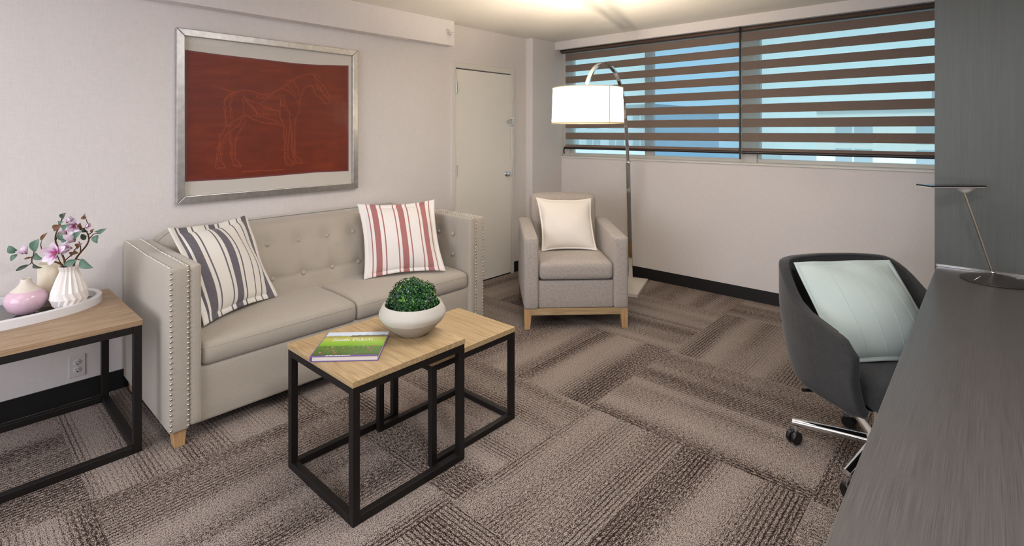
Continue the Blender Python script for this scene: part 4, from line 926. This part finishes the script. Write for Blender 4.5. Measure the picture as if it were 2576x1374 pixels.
MB().lathe([(0, zb_+.012), (.20, zb_+.012), (.246, zb_+.012)], 48, (SC.x, SC.y, 0)).build('diffuser', m.m, shade)  # disc added to dim the light falling from the shade
sd_ = math.atan2(-SC.y-4.504+0, -SC.x+2.555)+.62
MB().box(-.002, .002, -.004, .004, 0, zt_-zb_).build('shade_seam', hem, shade).matrix_local = Matrix.Translation((SC.x+.247*math.cos(sd_), SC.y+.247*math.sin(sd_), zb_)) @ Matrix.Rotation(sd_, 4, 'Z')
MB().tube([ap[-1]+Vector((0, 0, .004)), SC+Vector((0, 0, 1.752)), SC+Vector((0, 0, 1.70))], .007, 10).build('stem', M['chrome'], lp, smooth=50)
MB().tube([SC+Vector((0, 0, 1.66)), SC+Vector((0, 0, 1.71))], .018, 14).build('socket', M['white_plastic'], lp, smooth=50)
MB().lathe([(0, 1.740), (.014, 1.742), (.016, 1.752), (.008, 1.762), (0, 1.768)], 14, (SC.x, SC.y, 0)).build('swivel', M['chrome'], lp, smooth=50)
sp3 = MB()
for k_ in range(3):
    a = 2*PI*k_/3+.4; sp3.tube([SC+Vector((0, 0, zt_-.012)), SC+Vector((rt_*math.cos(a), rt_*math.sin(a), zt_-.003))], .0025, 6)
sp3.build('spider', M['chrome'], lp)
blb = NT('bulb_glow'); blb.set(Base_Color=(1, .9, .75, 1), Emission_Color=(1, .80, .56, 1), Emission_Strength=6.0)
MB().lathe([(0, -.055), (.02, -.05), (.03, -.03), (.028, -.01), (.014, .015), (.013, .03)], 20, (SC.x, SC.y, 1.63)).build('bulb', blb.m, lp, smooth=60)
ld = bpy.data.lights.new('lamp_light', 'POINT'); ld.energy = 96; ld.color = (1, .85, .68); ld.shadow_soft_size = .05
lo_ = bpy.data.objects.new('lamp_light', ld); COL.objects.link(lo_); lo_.parent = lp; lo_.location = (SC.x, SC.y, 1.64)

# ------------------------------------------------------------------ desk, dark panel, desk lamp
DZ, DX = .75, -.205
dp = struct(MB().box(-.213, XR, 3.467, 3.53, 0, ZC).build('wall_panel', M['lam_wall'], bevel=.001), 'dark grey laminate panel at the end of the desk')
MB().box(-.208, XR, 3.459, 3.467, DZ+.001, DZ+.011).build('aluminium_trim', M['steel'], dp)
dsk = root('desk', 'long dark grey wood grain desk along the right side', 'desk', (.37, 2.1, 0))
MB().box(DX-.37, XR-.37-.002, .80-2.1, 3.4585-2.1, DZ-.04, DZ).build('desk_top', M['lam_top'], dsk, bevel=.0015)
MB().box(DX-.37+.10, XR-.37-.002, .82-2.1, .86-2.1, 0, DZ-.04).build('side_panel', M['lam_wall'], dsk)
MB().box(XR-.37-.04, XR-.37-.012, .86-2.1, 3.45-2.1, .25, DZ-.04).build('modesty_panel', M['lam_wall'], dsk)
MB().box(.45-.37, XR-.37-.05, .86-2.1, 1.3-2.1, .0, DZ-.04).build('pedestal', M['lam_wall'], dsk)

dl = root('desk_lamp', 'slim dark desk lamp with a flat rectangular head on the desk', 'lamp', (.020, 3.290, DZ))
bz = plain('dark_bronze_paint', srgb(58, 53, 50), .4)
MB().lathe([(0, 0), (.127, 0), (.130, .003), (.130, .006), (.126, .008), (.10, .011), (.06, .017), (.03, .026), (.016, .032), (0, .034)], 56).build('base', bz, dl, smooth=40)
s0, s1 = Vector((-.012, .030, .030)), Vector((-.113, -.012, .402))
MB().tube([s0, s1], .0062, 14).build('stem', plain('champagne_metal', (.55, .49, .42, 1), .25, 1), dl, smooth=50)
MB().lathe([(.010, 0), (.011, .004), (.009, .007)], 16, (s0.x, s0.y, .030)).build('collar', M['chrome'], dl, smooth=50)
hc = Vector((-.14-.020, 3.248-3.290, 0)); hx_ = Vector((.72, .694, 0)).normalized(); hy_ = Vector((-.694, .72, 0))
hd = lambda a, b, z: tuple(hc+hx_*a+hy_*b+Vector((0, 0, z)))
def slab(z0, z1, e): return MB().hexa([hd(-.131+e, -.046+e, z0), hd(.131-e, -.046+e, z0), hd(.131-e, .046-e, z0), hd(-.131+e, .046-e, z0)], [hd(-.131+e, -.046+e, z1), hd(.131-e, -.046+e, z1), hd(.131-e, .046-e, z1), hd(-.131+e, .046-e, z1)])
m = NT('gloss_black'); m.set(Base_Color=(.010, .010, .012, 1), Roughness=.12)
slab(.4295, .4365, 0).build('head', m.m, dl, bevel=.002)
wl = plain('white_diffuser', srgb(222, 216, 206), .4)
slab(.426, .4294, .002).build('diffuser', wl, dl, bevel=.001)
MB().lathe([(0, .398), (.012, .400), (.022, .408), (.034, .418), (.050, .426)], 28, (s1.x+.004, s1.y+.008, 0), 1, .8).build('neck_cone', wl, dl, smooth=60)
mk_ = MB().prism([(-.036, .0008), (-.008, .0016), (0, .0042), (.008, .0016), (.036, .0008), (.036, -.0008), (.008, -.0016), (0, -.0042), (-.008, -.0016), (-.036, -.0008)], 2, 0, .0006).build('base_mark', whi, dl)
mk_.location = (-.0655, -.060, .0138); mk_.rotation_euler = (R(-6), R(-7), R(72))
mk2 = MB().prism([(-.030, 0), (-.004, .0025), (0, .006), (.004, .0025), (.030, 0), (.004, -.0025), (0, -.006), (-.004, -.0025)], 2, 0, .0006).build('base_mark', whi, dl)
mk2.location = (.074, .058, .0130); mk2.rotation_euler = (R(6), R(7), R(72))

# ------------------------------------------------------------------ office chair
HX, HY = -.365, 2.73
oc = root('office_chair', 'charcoal wool tub office chair on a chrome star base at the desk', 'office chair', (HX, HY, 0), R(-38))
def smst(a, b, x):
    t_ = max(0, min(1, (x-a)/(b-a))); return t_*t_*(3-2*t_)
path = []
Wd, Db, Fa = .305, .275, .225
for i in range(9): t_ = i/9; path.append((Fa*(1-t_), -(Wd-.020*(1-t_))))
for i in range(33):
    th_ = R(-90+180*i/32); n_ = 3.1
    path.append((-Db*abs(math.cos(th_))**(2/n_), Wd*math.copysign(abs(math.sin(th_))**(2/n_), math.sin(th_))))
for i in range(1, 10): t_ = i/9; path.append((Fa*t_, Wd-.020*t_))
cum = [0]
for a, b in zip(path, path[1:]): cum.append(cum[-1]+math.hypot(b[0]-a[0], b[1]-a[1]))
NP, NTt = len(path), 14
def shell_pt(i, t_):
    q = abs(cum[i]/cum[-1]*2-1)
    ztop = .842-.138*smst(.36, .66, q)-.070*smst(.5, 1.0, q)-.055*smst(.91, 1.01, q)
    zbot = .345+.018*smst(.9, 1.0, q)
    z = zbot+(ztop-zbot)*t_
    sc_ = .80+.20*(min(1, t_*1.6)**.55)
    bulge = .03*t_*(1 if q < .5 else 0)*(1-q*2)
    x, y = path[i]; xs = x*(sc_ if x < 0 else 1-.06*(1-t_)**2)
    return Vector((xs-bulge, y*sc_, z))
vs = [shell_pt(i, j/NTt) for i in range(NP) for j in range(NTt+1)]
fs = [(i*(NTt+1)+j, (i+1)*(NTt+1)+j, (i+1)*(NTt+1)+j+1, i*(NTt+1)+j+1) for i in range(NP-1) for j in range(NTt)]
me = bpy.data.meshes.new('shell'); me.from_pydata(vs, [], fs); me.materials.append(M['chairfab']); me.shade_smooth()
shl = bpy.data.objects.new('shell', me); COL.objects.link(shl); shl.parent = oc
sm_ = shl.modifiers.new('solid', 'SOLIDIFY'); sm_.thickness = .040; sm_.offset = -1; sm_.use_even_offset = True
bv = shl.modifiers.new('bevel', 'BEVEL'); bv.width = .014; bv.segments = 4; bv.limit_method = 'ANGLE'; bv.angle_limit = R(50)
def ring_pt(i, t_, inn):
    p = shell_pt(i, t_); x, y = path[i]; a = Vector(path[max(i-1, 0)]+(0,)); b = Vector(path[min(i+1, NP-1)]+(0,)); tn_ = (b-a).normalized(); nin = Vector((-tn_.y, tn_.x, 0)); return p+nin*inn
MB().tube([ring_pt(i, .985, .0005) for i in range(4, NP-4)], .0022, 6).build('seam', M['chairfab'], shl, smooth=60)
# under pan
pn = MB(); rimv = [shell_pt(i, 0) for i in range(NP)]; cen = Vector((.02, 0, .315))
pn.add([v for v in rimv]+[cen.lerp(v, .55)+Vector((0, 0, -.012)) for v in rimv]+[cen], [(i, i+1, NP+i+1, NP+i) for i in range(NP-1)]+[(NP+i, NP+i+1, 2*NP) for i in range(NP-1)]+[(NP-1, 0, NP, 2*NP-1), (2*NP-1, NP, 2*NP)])
pn.build('seat_pan', M['chairfab'], oc, smooth=60)
def stf(p): return (p.x, p.y*(1-.06*max(0, p.x/.25)), p.z+(.012*(1-(p.x/.27)**4)*(1-(p.y/.25)**4)-.012*max(0, p.x/.26)**3 if p.z > 0 else 0))
MB().rbox((.035, 0, .415), (.262, .245, .055), .040, (10, 10, 3), stf).build('seat', M['chairfab'], oc, smooth=70)
MB().tube([(.02, 0, .10), (.02, 0, .33)], .026, 20).build('gas_column', M['chrome'], oc, smooth=50)
MB().tube([(-.02, -.05, .318), (-.06, -.20, .310), (-.09, -.285, .306)], .007, 8).build('tilt_lever', M['wheel'], oc, smooth=50)
MB().lathe([(0, .060), (.030, .062), (.036, .070), (.036, .125), (.030, .132), (0, .134)], 24).build('hub', M['chrome'], oc, smooth=40)
rz0 = 38
for a in (116, 188, 260, 332, 44):
    aa = R(a+rz0); d = Vector((math.cos(aa), math.sin(aa), 0)); sd = Vector((-d.y, d.x, 0))
    lg = MB().tube([d*.02+Vector((0, 0, .105)), d*.16+Vector((0, 0, .100)), d*.318+Vector((0, 0, .092))], [.022, .019, .0165], 14).build('base_leg', M['chrome'], oc, smooth=40)
    e = d*.305
    MB().tube([e+Vector((0, 0, .050)), e+Vector((0, 0, .085))], .011, 12).build('caster_stem', M['chrome'], lg, smooth=50)
    ca = aa+1.0; cd_ = Vector((math.cos(ca), math.sin(ca), 0)); cs = Vector((-cd_.y, cd_.x, 0))
    for s_ in (-1, 1):
        wl_ = MB().lathe([(0, -.011), (.020, -.011), (.0275, -.008), (.029, -.002), (.029, .006), (.026, .010), (0, .010)], 22)
        o = wl_.build('caster_wheel', M['wheel'], lg, smooth=40)
        o.matrix_local = Matrix.Translation(e+cs*(s_*.013)+cd_*.012+Vector((0, 0, .029))) @ Matrix((cd_, Vector((0, 0, 1)), cs*s_)).transposed().to_4x4()
    MB().box(-.022, .022, -.004, .004, .03, .058).build('caster_hood', M['wheel'], lg, bevel=.003).matrix_local = Matrix.Translation(e+cd_*.008) @ Matrix.Rotation(ca, 4, 'Z')
pillow('mint_pillow', 'pale mint green pillow with stitched lines on the office chair', [(-.452, 2.508, .490), (-.135, 2.870, .487), (-.348, 2.985, .842), (-.668, 2.655, .838)], .15, PM, None, .018, 21, .004, (.24, .42, .60, .78), -.004)
